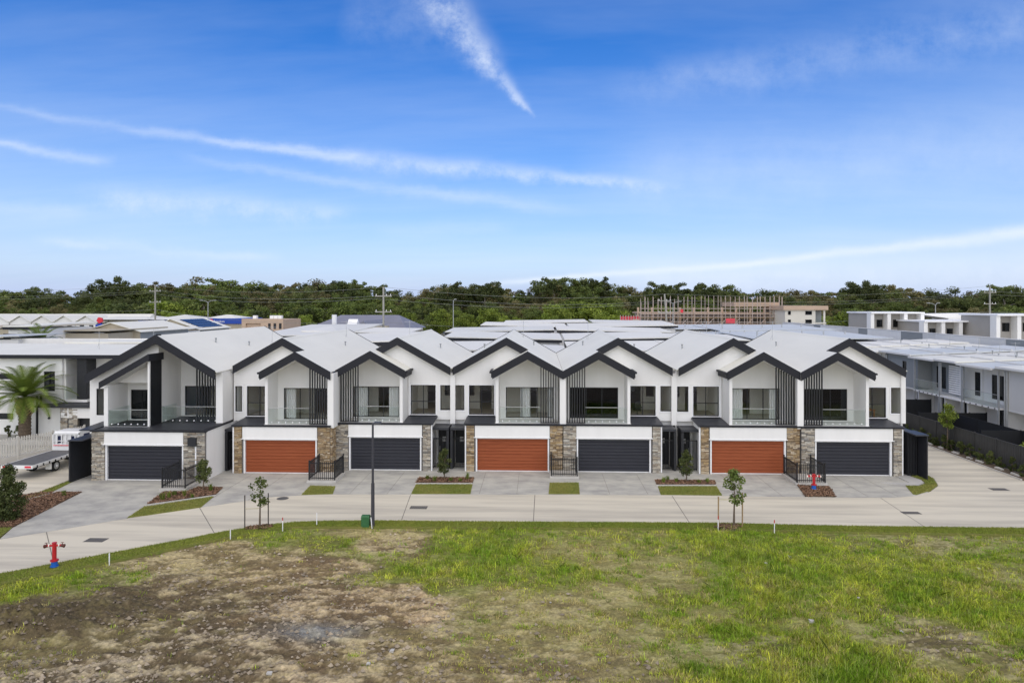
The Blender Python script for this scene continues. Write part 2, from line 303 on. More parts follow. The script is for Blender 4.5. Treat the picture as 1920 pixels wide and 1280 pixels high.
# jittered stone meshes shared by all stones
STONES = {}
for mname in ('stone_grey', 'stone_brown'):
    STONES[mname] = []
    for k in range(8):
        b = MB().box(-.5, .5, -.5, .5, -.5, .5); b.v = [(x+random.uniform(-.05, .05), y+(random.uniform(-.25, .25) if y < 0 else 0), z+random.uniform(-.12, .12)) for x, y, z in b.v]
        me = bpy.data.meshes.new('stone'); me.from_pydata(b.v, [], b.f); me.materials.append(MAT[mname]); STONES[mname].append(me)
def stones(parent, mname, x0, x1, yf, z0, z1, side=None):
    "ledgestone courses on the plane y=yf (or on the plane x=yf when side='x', where x0,x1 are y values)"
    x0, x1 = min(x0, x1), max(x0, x1); z = z0
    while z < z1-.03:
        h = min(random.uniform(.062, .118), z1-z); x = x0
        while x < x1-.02:
            w = random.uniform(.14, .46)
            if x1-x-w < .12: w = x1-x
            o = bpy.data.objects.new('stone', random.choice(STONES[mname])); C.objects.link(o); attach(o, parent)
            dep = random.uniform(.05, .15)
            if side: o.location = (yf, x+w/2, z+h/2); o.rotation_euler = (0, 0, R(90)); o.scale = (w-.012, dep, h-.012)
            else: o.location = (x+w/2, yf, z+h/2); o.scale = (w-.012, dep, h-.012)
            x += w
        z += h

# ------------------------------------------------------------------ ground, road and pavements
def poly_sheet(name, pts, z, m, th=.03):
    o = MB().prism_z(pts, z-th, z).build(name, m); return structure(o)
g_ = MB(); g_.box(-1500, 1500, -300, 2600, -.6, -.25); structure(g_.build('ground', 'earth_far'))
structure(MB().prism_z([(-70, 33), (-70, 400), (120, 400), (120, 42), (27, 42.3)], -.2, -.03).build('ground_fill', 'drive_concrete'))
ROAD_UP = [(0, 1010.5), (87, 997), (236, 972), (340, 956), (420, 944.6), (503, 932), (564, 928.3), (624, 926.5), (772, 926.5), (1240, 928), (1600, 932.7), (1680, 932.5), (1718, 929), (1745, 921), (1760, 910), (1752, 897), (1732, 886), (1706, 877)]
ROAD_LO = [(0, 1076), (170, 1044), (340, 1012.5), (420, 996.7), (470, 989), (507, 984), (553, 979), (620, 977), (697, 976.5), (820, 977.5), (1340, 981), (1600, 986.8), (1920, 990.5)]
VERGE_LO = [(0, 1094), (170, 1060), (340, 1026), (420, 1009), (470, 1000), (512, 992), (560, 988), (699, 988), (820, 989), (1340, 991), (1600, 998), (1920, 1003)]
up = [ground(*q) for q in ROAD_UP]; lo = [ground(*q) for q in ROAD_LO]; vl = [ground(*q) for q in VERGE_LO]
def ext(l, n, right):
    a, b = (l[-2], l[-1]) if right else (l[1], l[0]); dx_, dy_ = b[0]-a[0], b[1]-a[1]; L = math.hypot(dx_, dy_); return (b[0]+dx_/L*n, b[1]+dy_/L*n)
upx = [ext(up, 30, False)]+up; lox = [ext(lo, 30, False)]+lo+[(60, lo[-1][1]-.4)]; vlx = [ext(vl, 30, False)]+vl+[(60, vl[-1][1]-.4)]
road_poly = upx+[(25.4, 75), (30.65, 75), (30.65, 44.6), (31.1, 44.0), (60, 43.6)]+lox[::-1]
road = poly_sheet('road', road_poly, 0.0, 'road_concrete', .12)
for a, b in [((87, 997), (101, 1056)), ((374, 951), (402, 999)), ((1260, 929), (1293, 980)), ((1651, 933), (1735, 988)), ((770, 927), (752, 977)), ((1003, 927), (1000, 979))]:
    A, B = Vector((*ground(*a), 0)), Vector((*ground(*b), 0)); n = (B-A).normalized().orthogonal(); n = Vector((-(B-A).y, (B-A).x, 0)).normalized()*.018
    attach(MB().add([tuple(A-n+Vector((0, 0, .004))), tuple(B-n+Vector((0, 0, .004))), tuple(B+n+Vector((0, 0, .004))), tuple(A+n+Vector((0, 0, .004)))], [(0, 1, 2, 3)]).build('joint', 'joint'), road)
verge = poly_sheet('verge', lox+vlx[::-1], .03, 'lawn', .15)
# driveways, one per house
X = {'l1': -30.2, 'l2': -21.1, 'c23': -13.65, 'p34': -6.0, 'c45': 1.65, 'p56': 9.4, 'c67': 17.15, 'end': 24.9}
ZD = .012
def yup(x):
    for a, b in zip(upx, upx[1:]):
        if a[0] <= x <= b[0]: return a[1]+(b[1]-a[1])*(x-a[0])/(b[0]-a[0])
    return 40
def drive(xa, xb, yb, extra=None):
    xs = [xa]+[q[0] for q in upx if xa < q[0] < xb]+[xb]
    return [(x, yup(x)) for x in xs]+[(xb, yb), (xa, yb)]
structure(MB().prism_z([ground(0, 1010), ground(24, 989), ground(153, 923), ground(82, 921), ground(148, 894), (-30.2, 46), (-21.05, 46), ground(418, 914), ground(404, 928), ground(376, 951), ground(340, 956), ground(236, 972), ground(87, 997)], -.1, ZD).build('driveway', 'drive_concrete'))
for xa, xb in ((-21.3, -13.65), (-13.64, -6.0), (-5.99, 1.65), (1.66, 9.4), (9.41, 17.15), (17.16, 23.2)):
    d_ = structure(MB().prism_z(drive(xa, xb, 48.5), -.1, ZD+.0005*xa/25).build('driveway', 'drive_concrete'))
    for k in (.33, .62):
        xx = xa+(xb-xa)*k; attach(MB().box(xx-.008, xx+.008, yup(xx)+.1, 45.2, ZD+.003, ZD+.006).build('joint', 'joint'), d_)
structure(MB().prism_z([(23.2, 46), (23.2, 43.6), ground(1650, 905), ground(1700, 910), ground(1722, 909.5), ground(1731, 906), ground(1728, 901), ground(1705, 893), (25.0, 46)], -.1, .05).build('path', 'path_concrete'))
LAWN = []
def lawn(pts, name='lawn_patch', z=.03): LAWN.append(([ground(*p) for p in pts], z)); return poly_sheet(name, LAWN[-1][0], z, 'lawn', .12)
BEDS = []
def bed(pts, m='mulch', z=.04, name='garden_bed'):
    BEDS.append(([ground(*q) for q in pts], z, m)); return poly_sheet(name, [ground(*q) for q in pts], z, m, .12)
def edging(a, b, w=.10, h=.07):
    A, B = Vector((*ground(*a), 0)), Vector((*ground(*b), 0)); n = Vector((-(B-A).y, (B-A).x, 0)).normalized()*w/2
    m = MB(); m.prism_z([tuple((A-n)[:2]), tuple((B-n)[:2]), tuple((B+n)[:2]), tuple((A+n)[:2])], -.05, h); return structure(m.build('garden_edging', 'concrete_edge'))
bed([(77, 923), (153, 923), (24, 989), (-60, 989), (-60, 945)]); edging((110, 922), (-60, 968)); lawn([(-60, 991), (22, 990), (-2, 1008), (-60, 1018)])
lawn([(45, 934), (148, 894.5), (150, 896.5), (70, 936)], z=.025)
bed([(276, 945.6), (307, 922), (351, 922), (371, 913), (418, 914), (404, 927.6)]); edging((270, 948.5), (404, 929.5)); lawn([(238, 971.5), (270, 950.5), (401, 931), (377, 951)])
lawn([(582, 911), (629, 912), (624, 926.3), (565, 928)])
bed([(779, 905.7), (786, 895.6), (889, 895.6), (885.7, 905.7)]); edging((778, 907.2), (886, 907.2)); lawn([(780, 908.5), (886, 908.5), (882, 926.2), (771, 926.2)])
lawn([(1030.6, 905.7), (1085, 905), (1087, 926.6), (1028.6, 926.4)])
bed([(1228.6, 900.3), (1340.7, 901), (1342, 909), (1231, 909)]); edging((1230, 910.5), (1343, 910.5)); lawn([(1233.5, 912), (1343.4, 912), (1354, 929), (1239, 927.8)])
bed([(1495, 910), (1555, 912.6), (1567, 932), (1510, 931.5)], 'soil')
lawn([(1698, 911), (1722, 911.5), (1735, 907), (1731, 900.5), (1706, 891.5), (1706, 878), (1731, 887), (1750, 897.5), (1758, 910), (1744, 920), (1718, 928), (1712, 927)])
bed([(458, 995), (462, 989), (505, 984), (514, 988.5), (500, 993)], 'soil', .06); bed([(1337, 990), (1350, 984), (1384, 984), (1392, 990), (1370, 994)], 'soil', .06)
structure(MB().prism_z([(30.75, 44.6), (30.75, 75), (31.7, 75), (31.7, 44.2)], -.1, .05).build('garden_bed', 'soil'))
structure(MB().prism_z([(29.95, 43.0), (30.3, 43.45), (31.2, 43.7), (45, 43.7), (45, 42.0), (31.2, 42.2), (30.3, 42.5)], -.1, .06).build('garden_bed', 'soil'))
structure(MB().prism_z([(30.655, 44.6), (30.655, 75), (30.745, 75), (30.745, 44.6)], -.05, .07).build('garden_edging', 'concrete_edge'))
# lane on the left where the truck stands
structure(MB().prism_z([ground(-60, 975), ground(45, 933), ground(147, 892.5), (-30.4, 46), (-30.6, 53), (-37.5, 53.2), (-37, 41), ground(-160, 960)], -.1, .004).build('lane', 'road_concrete'))
for q, rz, w, dd in (((180, 1012), .0, .95, .55), ((785, 951), 0, .95, .55), ((1708, 961), 0, .95, .45), ((1873, 917), 0, 1.0, .55)):
    x, y = ground(*q); t = thing('drain_grate', {180: 'steel drain grate in the road above the left red hydrant', 785: 'steel drain grate in the road right of the lamp post', 1708: 'steel drain grate in the road below the rightmost garage', 1873: 'steel drain grate in the bend of the side lane'}[q[0]], 'drain grate', (x, y, 0), 'drain grates in the road')
    MB().box(x-w/2, x+w/2, y-dd/2, y+dd/2, -.02, .006).build('frame', 'joint', t)
    for k in range(9): xx = x-w/2+.06+(w-.12)*k/8; MB().box(xx-.022, xx+.022, y-dd/2+.04, y+dd/2-.04, .006, .014).build('bar', 'grate', t)
x, y = ground(530, 934); t = thing('manhole_cover', 'round manhole cover near the staked tree', 'manhole', (x, y, 0)); MB().tube((x, y, -.02), (x, y, .006), .34, n=24).build('rim', 'joint', t); MB().tube((x, y, .006), (x, y, .013), .29, n=24).build('lid', 'grate', t)

# ------------------------------------------------------------------ townhouses
YR = 62.4; VZ = 6.70; SL = .557; W = 7.70
def garage_door(t, x0, x1, y, m, z1=2.2):
    x0, x1 = min(x0, x1), max(x0, x1)
    fr = MB().box(x0-.09, x0, y-.16, y+.05, 0, z1+.09).box(x1, x1+.09, y-.16, y+.05, 0, z1+.09).box(x0, x1, y-.16, y+.05, z1, z1+.09).box(x0, x1, y-.05, y+.05, 0, .045)
    fr.build('garage_frame', 'trim_white', t)
    d = MB().box(x0, x1, y+.05, y+.10, .045, z1).build('garage_door', 'near_black' if m == 'door_grey' else m, t)
    n = 10; h = (z1-.045)/n
    for k in range(n):
        z0 = .045+k*h; q = MB().prism_x([(y+.05, z0+.003), (y+.012, z0+.006), (y, z0+.02), (y, z0+h-.012), (y+.02, z0+h-.002), (y+.05, z0+h-.002)], x0+.005, x1-.005).build('panel', m); q.parent = d
    return d
def slat_screen(t, x0, x1, y, n, zb, topf):
    for k in range(n):
        xx = x0+(x1-x0)*k/(n-1); z1 = topf(xx)
        MB().box(xx-.032, xx+.032, y-.06, y+.06, zb, z1).build('slat', 'black', t)
    MB().box(x0, x1, y-.03, y+.03, zb, zb+.05).build('rail', 'black', t)
def glass_rail(t, x0, x1, y, yb, zb, ends=(), n=6, h=1.05):
    x0, x1 = min(x0, x1), max(x0, x1)
    g = MB().box(x0, x1, y-.006, y+.006, zb+.02, zb+h).build('balustrade', 'rail_glass', t)
    q = MB().box(x0, x1, y-.02, y+.02, zb+h, zb+h+.035).build('handrail', 'galv'); q.parent = g
    for k in range(n):
        xx = x0+(x1-x0)*(k+.5)/n; m = MB().tube((xx, y-.035, zb+.13), (xx, y+.01, zb+.13), .04, n=10); q = m.build('standoff', 'trim_white'); q.parent = g
    for xe in ends: 
        MB().box(xe-.006, xe+.006, y, yb, zb+.02, zb+h).build('balustrade', 'rail_glass', t)
def picket_box(label, x0, x1, yf, yb, h=1.32):
    t = thing('picket_enclosure', label, 'fence', ((x0+x1)/2, yf, 0), 'black picket enclosures before the party walls')
    MB().box(x0-.12, x1+.12, yf-.12, yb, -.05, .16).build('plinth', 'concrete_edge', t)
    for xx, yy in ((x0, yf), (x1, yf), (x0, yb-.1), (x1, yb-.1)): MB().box(xx-.035, xx+.035, yy-.035, yy+.035, .16, h+.08).build('post', 'black', t)
    for z in (.28, h-.12): MB().box(x0, x1, yf-.018, yf+.018, z, z+.045).build('rail', 'black', t); MB().box(x0-.018, x0+.018, yf, yb-.1, z, z+.045).build('rail', 'black', t); MB().box(x1-.018, x1+.018, yf, yb-.1, z, z+.045).build('rail', 'black', t)
    n = int((x1-x0)/.115)
    for k in range(1, n): xx = x0+(x1-x0)*k/n; MB().box(xx-.016, xx+.016, yf-.034, yf-.012, .2, h).build('picket', 'black', t)
    n = int((yb-.1-yf)/.115)
    for xx in (x0, x1):
        for k in range(1, n): yy = yf+(yb-.1-yf)*k/n; MB().box(xx-.034, xx-.012, yy-.016, yy+.016, .2, h).build('picket', 'black', t)
def antenna(t, x, y, z, h=1.6):
    m = MB().tube((x, y, z-.1), (x, y, z+h), .018, n=6); m.tube((x-.45, y, z+h-.1), (x+.45, y, z+h-.1), .012, n=5)
    for k in range(5): m.tube((x-.4+k*.2, y-.22, z+h-.1), (x-.4+k*.2, y+.22, z+h-.1), .008, n=4)
    m.tube((x-.15, y, z+.05), (x, y, z+.45), .012, n=5); m.build('antenna', 'galv', t)
def roof_vent(t, x, y, z):
    m = MB().tube((x, y, z-.1), (x, y, z+.28), .045, n=8); m.tube((x, y, z+.26), (x, y, z+.34), .08, n=8); m.build('roof_vent', 'mid_grey', t)
def townhouse(xc, s, Y0, dm, stone, label, width=W, gl='pane_glass', rear_y=YR, endwall=False, slide='pane_glass', apex_t=3.85):
    t = thing('townhouse', label, 'house', (xc+s*width/2, Y0, 0), 'gabled townhouses in the front row')
    T = lambda v: xc+s*v
    tA = 2.36; AZ = VZ+SL*apex_t; BZ = VZ+SL*tA; VE = AZ-SL*(width-apex_t); tE = 4.72; EZ = BZ-SL*(tE-tA); Yw = Y0+2.1; Yf = Y0+1.72; Yb = Y0+.32; FZ = 3.20
    ew = width-.015
    # ground storey ---------------------------------------------------------
    gw = MB(); wall_xz(gw, T(.02), T(6.44), Y0+.06, Y0+.26, 0, [(T(.02), 3.1), (T(6.44), 3.1)], [(T(.93), T(5.81), 0, 2.3)])
    gw.box(T(6.24), T(6.44), Y0+.26, Yw+.3, 0, 3.1); gw.box(T(.02), T(.2), Y0+.26, Yw, 0, 3.1); gw.build('garage_wall', 'mortar', t); MB().box(T(6.442), T(6.46), Y0+.3, Yw+.29, 0, 3.1).build('entry_lining', 'white', t)
    MB().box(T(.89), T(5.87), Y0-.03, Y0+.058, 2.30, 3.10).build('header_panel', 'white', t)
    MB().box(T(.83), T(5.95), Y0-.07, Y0-.032, 2.27, 2.315).build('header_trim', 'trim_white', t)
    garage_door(t, T(1.01), T(5.73), Y0+.2, dm)
    stones(t, stone, T(.03), T(.86), Y0+.03, .0, 3.1); stones(t, stone, T(5.93), T(6.44), Y0+.03, .0, 3.1)
    MB().box(T(-.02), T(6.52), Y0-.10, Y0+.2, 3.10, 3.20).build('capping', 'charcoal', t)
    MB().box(T(6.465), T(6.55), Y0+.02, Y0+.10, .02, 3.05).build('downpipe', 'trim_white', t)
    # balcony slab and low roof ------------------------------------------------
    MB().box(T(.05), T(4.55), Y0+.2, Yw, 3.02, FZ).build('balcony_slab', 'pale_grey', t)
    MB().prism_x([(Y0-.08, 3.205), (Yw+.02, 3.36), (Yw+.02, 3.28), (Y0-.08, 3.12)], T(4.56), T(6.62)).build('lower_roof', 'dark_roof', t)
    MB().box(T(4.58), T(6.55), Yw-.10, Yw+.02, 3.30, 3.42).build('flashing', 'charcoal', t)
    # entry ----------------------------------------------------------------
    e1 = width-.10
    ent = MB(); wall_xz(ent, T(6.44), T(ew), Yw+0.300, Yw+0.500, 0, [(T(6.44), 3.1), (T(ew), 3.1)], [(T(6.62), T(7.48), 0, 2.35)]); ent.build('entry_wall', 'white', t)
    dr = MB().box(T(6.64), T(7.46), Yw+0.360, Yw+0.410, .02, 2.33).build('door', 'near_black', t); q = MB().box(T(6.92), T(7.16), Yw+0.345, Yw+0.362, 1.5, 1.85).build('door_light', 'pale_grey'); q.parent = dr
    q = MB().box(T(6.70), T(6.74), Yw+0.300, Yw+0.350, .9, 1.2).build('door_handle', 'galv'); q.parent = dr
    MB().box(T(6.47), T(e1), Y0+.55, Yw-.01, 2.66, 2.82).build('entry_hood', 'dark_roof', t)
    MB().box(T(e1-.16), T(e1), Y0+.58, Yw-.2, 0, 2.62).build('entry_fin', 'near_black', t)
    gy = Y0+.82; ga, gb = 6.5, e1-.17
    gt = MB().box(T(ga), T(gb), gy-.02, gy+.02, 2.0, 2.06).box(T(ga), T(gb), gy-.02, gy+.02, .1, .16).box(T(ga), T(ga+.05), gy-.025, gy+.025, .03, 2.06).box(T(gb-.05), T(gb), gy-.025, gy+.025, .03, 2.06).build('gate', 'black', t)
    for k in range(1, 9): xx = T(ga+(gb-ga)*k/9); q = MB().box(xx-.012, xx+.012, gy-.012, gy+.012, .12, 2.04).build('picket', 'black'); q.parent = gt
    # upper storey ---------------------------------------------------------
    o = [(T(.58), T(3.90), FZ+.05, 5.40), (T(4.72), T(6.48), 3.46, 5.52), (T(6.80), T(7.58 if width > 7.6 else width-.12), 3.76, 5.52)]
    top = [(T(.02), VZ-.1), (T(apex_t), AZ-.1), (T(ew), VE-.1)]
    wm = wall_xz(MB(), T(.02), T(ew), Yw, Yw+.18, 3.1, top, o); wm.build('wall', 'white', t)
    window(t, o[0][0], o[0][1], Yw+.10, o[0][2], o[0][3], 3, 0, slide, name='sliding_door'); window(t, o[1][0], o[1][1], Yw+.08, o[1][2], o[1][3], 2, 0, gl, hz=4.36); window(t, o[2][0], o[2][1], Yw+.08, o[2][2], o[2][3], 1, 0, gl)
    for a in o[1:]:
        x0_, x1_ = min(a[:2]), max(a[:2]); MB().box(x0_-.07, x1_+.07, Yw-.035, Yw-.002, a[2]-.07, a[2]).box(x0_-.07, x1_+.07, Yw-.035, Yw-.002, a[3], a[3]+.06).box(x0_-.07, x0_, Yw-.035, Yw-.002, a[2], a[3]).box(x1_, x1_+.07, Yw-.035, Yw-.002, a[2], a[3]).build('window_trim', 'trim_white', t)
    MB().box(T(.02), T(.16), Yw+.18, rear_y-.6, 0, VZ-.15).box(T(ew-.14), T(ew), Yw+.18, rear_y-.6, 0, VE-.15).build('side_wall', 'white', t)
    rw = wall_xz(MB(), T(.02), T(ew), rear_y-.6, rear_y-.42, 0, top, [(T(.4), T(3.6), 3.25, 5.7), (T(4.2), T(7.1), 3.25, 5.7), (T(1), T(6), .1, 2.4)]); rw.build('rear_wall', 'white', t)
    window(t, T(.4), T(3.6), rear_y-.5, 3.25, 5.7, 3, 0, 'pane_dark'); window(t, T(4.2), T(7.1), rear_y-.5, 3.25, 5.7, 3, 0, 'pane_dark'); window(t, T(1), T(6), rear_y-.5, .1, 2.4, 3, 0, 'pane_dark')
    MB().box(T(.17), T(ew-.15), Yw+.185, rear_y-.61, 3.05, FZ).build('upper_floor', 'floor_timber', t)
    MB().box(T(.17), T(ew-.15), Yw+.185, rear_y-.61, 5.78, 5.84).build('ceiling', 'interior', t)
    part = wall_xz(MB(), T(.17), T(4.3), Yw+2.9, Yw+3.0, FZ+.002, [(T(.17), 5.78), (T(4.3), 5.78)] if s > 0 else [(T(4.3), 5.78), (T(.17), 5.78)], [(T(1.75), T(2.7), FZ+.002, 5.35)]) if True else None; wall_xz(part, T(4.41), T(ew-.15), Yw+4.4, Yw+4.5, FZ+.002, [(T(4.41), 5.78), (T(ew-.15), 5.78)], [(T(5.2), T(6.1), FZ+.002, 5.4), (T(6.5), T(7.1), 4.2, 5.5)]); part.box(T(4.3), T(4.4), Yw+.19, Yw+4.5, FZ+.002, 5.78); part.build('partition', 'interior', t)
    MB().box(T(4.52), T(ew-.02), Yw-.006, Yw-.001, 5.60, 5.625).build('wall_joint', 'pale_grey', t)
    # roofs ------------------------------------------------------------------
    rf = MB(); y0r = Y0+.02
    slope_slab(rf, (T(.01), VZ), (T(tA), BZ), y0r, rear_y, .06); slope_slab(rf, (T(tA), BZ), (T(apex_t), AZ), Yf-.02, rear_y, .06); slope_slab(rf, (T(apex_t), AZ), (T(ew), VE), Yf-.02, rear_y, .06)
    slope_slab(rf, (T(tA), BZ+.001), (T(tE), EZ), y0r, Yw+.02, .06); rf.build('roof', 'roof_white', t)
    MB().box(T(-.11), T(.12), Y0+.3, rear_y+.02, VZ-.09, VZ-.02).build('gutter', 'charcoal', t)
    MB().prism_y([(T(apex_t)-.16, AZ-.16*SL+.012), (T(apex_t), AZ+.03), (T(apex_t)+.16, AZ-.16*SL+.012), (T(apex_t), AZ-.01)], Yf-.02, rear_y).build('ridge_cap', 'roof_white', t)
    band(MB(), [(T(.0), VZ), (T(tA), BZ), (T(tE), EZ)], Y0-.06, Y0+.018, .52, .03).build('fascia', 'charcoal', t)
    band(MB(), [(T(tA-.02), BZ), (T(apex_t), AZ), (T(ew-.12), VE+SL*.12)], Yf-.10, Yf-.022, .52, .03).build('fascia', 'charcoal', t)
    MB().box(T(tE), T(tE+.07), Y0-.02, Yw, EZ-.42, EZ-.02).build('eave_fascia', 'charcoal', t)
    MB().box(T(tE+.07), T(tE+.18), Y0-.02, Yw-.01, EZ-.14, EZ-.02).build('eave_gutter', 'charcoal', t)
    band(MB(), [(T(.0), VZ), (T(apex_t), AZ), (T(ew), VE)], rear_y+.002, rear_y+.05, .25, .04).build('rear_fascia', 'charcoal', t)
    sf = MB(); slope_slab(sf, (T(.22), VZ+SL*.22-.40), (T(tA), BZ-.40), Y0+.03, Yw-.004, .03); slope_slab(sf, (T(tA), BZ-.40), (T(tE-.02), EZ-.40), Y0+.03, Yw-.004, .03)
    slope_slab(sf, (T(apex_t), AZ-.42), (T(ew-.15), VE-.42+SL*.15), Yf, Yw-.004, .03); slope_slab(sf, (T(tE+.3), AZ-.42-SL*(tE+.3-apex_t)), (T(apex_t), AZ-.42), Yf, Yw-.004, .02); sf.build('soffit', 'offwhite', t)
    antenna(t, T(2.6 if s > 0 else 2.9), rear_y-4, VZ+SL*2.6); roof_vent(t, T(2.0), Y0+10.5, VZ+SL*2.0); roof_vent(t, T(5.9), Y0+8.5, AZ-SL*(5.9-apex_t))
    # balcony post, screen and glass -------------------------------------------
    MB().box(T(4.31), T(4.50), Yb, Yw-.003, 3.02, EZ-.2+SL*.2).build('balcony_post', 'white', t)
    slat_screen(t, T(.30), T(1.46), Yb-.02, 8, FZ+.03, lambda xx: VZ+SL*abs(xx-xc)-.50)
    glass_rail(t, T(1.5), T(4.28), Yb+.05, Yw-.05, FZ, n=6)
    MB().box(T(4.60), T(4.67), Yw-.14, Yw-.07, 3.4, EZ-.45).build('downpipe', 'trim_white', t)
    return t
def curtain(t, xa, xb, y, z0, z1, m='trim_white'):
    xa, xb = min(xa, xb), max(xa, xb); n = max(4, int((xb-xa)/.07)); v = []
    for k in range(n+1): x = xa+(xb-xa)*k/n; yy = y+(.035 if k % 2 else -.035); v += [(x, yy, z0), (x, yy, z1)]
    MB().add(v, [(2*k, 2*k+2, 2*k+3, 2*k+1) for k in range(n)]).build('curtain', m, t)
def party_column(t, xc, Y0, Yw, z1=VZ-.12, hw=.20): MB().box(xc-hw, xc+hw, Y0-.02, Yw, 3.02, z1).build('column', 'white', t)
Y0 = 45.5
u2 = townhouse(X['c23'], -1, 44.4, 'door_wood', 'stone_brown', 'white gabled townhouse with brown timber-look garage, second from the left', width=7.42, gl='pane_glass')
u3 = townhouse(X['c23'], 1, Y0, 'door_grey', 'stone_grey', 'white gabled townhouse with dark garage door behind the lamp post')
u4 = townhouse(X['c45'], -1, Y0, 'door_wood', 'stone_brown', 'white gabled townhouse with brown timber-look garage, fourth from the left in the middle')
u5 = townhouse(X['c45'], 1, Y0+.02, 'door_grey', 'stone_grey', 'white gabled townhouse with dark garage door and office chair in its upper window', slide='pane_dark')
u6 = townhouse(X['c67'], -1, Y0-.12, 'door_wood', 'stone_brown', 'white gabled townhouse with brown timber-look garage behind the right staked tree')
u7 = townhouse(X['c67'], 1, Y0-.25, 'door_grey', 'stone_grey', 'white gabled townhouse with dark garage door at the right end of the row', slide='pane_dark')
for u, xc_, s_, yw_, spans in ((u2, X['c23'], -1, 46.5, [(3.2, 3.85)]), (u3, X['c23'], 1, 47.6, [(.65, 1.6), (3.1, 3.85)]), (u4, X['c45'], -1, 47.6, [(2.2, 2.9), (.62, 1.0)]), (u6, X['c67'], -1, 47.48, [(3.0, 3.85), (.65, 1.2)]), (u7, X['c67'], 1, 47.35, [(4.8, 5.2)])):
    for a_, b_ in spans: curtain(u, xc_+s_*a_, xc_+s_*b_, yw_+.42, 3.23, 5.55)  # only the lamp-post house has curtains; the rest are added to brighten windows
party_column(u2, X['c23']-.02, 44.4+.1, 47.5, VZ-.08); party_column(u4, X['c45'], Y0+.1, Y0+2.08); party_column(u6, X['c67'], Y0-.25+.1, Y0+1.9)
stones(u2, 'stone_brown', 44.46, 45.46, X['c23']+.02, 0, 3.05, side='x'); MB().box(X['c23']-.15, X['c23']-.02, 44.47, 45.55, 0, 3.1).build('garage_return', 'mortar', u2)
for u, xp, yy in ((u3, X['c23']+W, Y0), (u5, X['c45']+W, Y0)):
    MB().box(xp-.17, xp+.17, yy+1.86, yy+2.09, 2.85, 6.42).build('party_pier', 'white', u)
MB().box(X['c67']+W-.28, X['c67']+W+.02, Y0+1.70, Y0+1.84, 3.1, 6.35).build('corner_pier', 'white', u7)
picket_box('black picket enclosure between the second garage and the lamp post', -14.35, -12.75, 42.3, 44.35)
picket_box('black picket enclosure between the two middle garages', .86, 2.5, 43.9, 45.45)
picket_box('black picket enclosure behind the right red hydrant', 16.0, 17.7, 42.85, 45.2)
picket_box('black picket enclosure at the leftmost garage beside the mulch bed', -22.55, -21.15, 40.15, 42.25)
# side screen by the right-end house
t = thing('screen_panel', 'dark slatted side screen at the right end of the townhouse row', 'screen', (24.6, 45, 0))
for k in range(6): MB().box(24.02+.10*k, 24.07+.10*k, 45.3, 45.36, .05, 2.75).build('slat', 'near_black', t)
MB().box(24.66, 24.72, 44.3, 45.9, 0, 2.8).build('panel', 'near_black', t); MB().box(23.95, 24.76, 44.25, 45.95, 2.81, 2.89).build('cap', 'dark_roof', t); MB().box(24.0, 24.04, 45.3, 45.9, 0, 2.8).build('post', 'near_black', t)

# ---- the leftmost, larger townhouse
t = u1 = thing('townhouse', 'larger white gabled townhouse with two balconies at the left end of the row', 'house', (-25.3, 42.3, 0), 'gabled townhouses in the front row')
Yg = 42.3; AX, AZ1 = -25.35, 9.12; RX = -21.22; LX = -30.1; RZ = AZ1-.59*(RX-AX); LZ = AZ1-.557*(AX-LX); FZ = 3.2; Yw = 44.9
zt = lambda x: AZ1-(.59*(x-AX) if x > AX else .557*(AX-x))
gw = wall_xz(MB(), -28.3, -21.06, Yg+.06, Yg+.26, 0, [(-28.3, 3.1), (-21.06, 3.1)], [(-27.48, -22.42, 0, 2.3)])
gw.box(-28.3, -28.1, Yg+.26, 47, 0, 3.1); gw.build('garage_wall', 'mortar', t)
MB().box(-21.26, -21.0, Yg+.262, 47.9, 0, 3.12).build('side_wall', 'white', t)
MB().box(-27.52, -22.40, Yg-.03, Yg+.058, 2.3, 3.1).build('header_panel', 'white', t); MB().box(-27.6, -22.33, Yg-.07, Yg-.032, 2.27, 2.315).build('header_trim', 'trim_white', t)
garage_door(t, -27.38, -22.51, Yg+.2, 'door_grey')
stones(t, 'stone_grey', -28.32, -27.5, Yg+.03, 0, 3.1); stones(t, 'stone_grey', -22.38, -21.02, Yg+.03, 0, 3.1)
MB().box(-21.62, -21.54, Yg-.06, Yg-.02, 0, 2.4).build('downpipe', 'trim_white', t)
MB().box(-22.02, -21.5, Yg-.22, Yg-.05, 2.25, 2.78).build('meter_box', 'near_black', t)
MB().box(-28.4, -20.92, Yg-.1, Yg+.2, 3.1, 3.2).box(-21.28, -20.95, Yg+.2, 46.2, 3.125, 3.205).build('capping', 'charcoal', t)
MB().prism_x([(Yg+.2, 3.16), (45.15, 3.19), (45.15, 3.05), (Yg+.2, 3.02)], -28.3, -21.29).build('lower_roof', 'dark_roof', t)
MB().prism_x([(Yg+.2, 3.17), (Yw-.02, 3.30), (Yw-.02, 3.17), (Yg+.2, 3.10)], -29.3, -28.42).build('porch_roof', 'dark_roof', t)
# black side screen by the left lane
sp = thing('screen_panel', 'dark side screen between the truck and the leftmost garage', 'screen', (-29.2, 42, 0)); MB().box(-29.34, -29.26, 41.6, 44.2, 0, 2.62).build('panel', 'near_black', sp); MB().box(-29.37, -28.42, 41.55, 44.3, 2.625, 2.69).build('cap', 'dark_roof', sp); MB().box(-28.5, -28.44, 43.4, 43.5, 0, 2.6).build('post', 'near_black', sp)
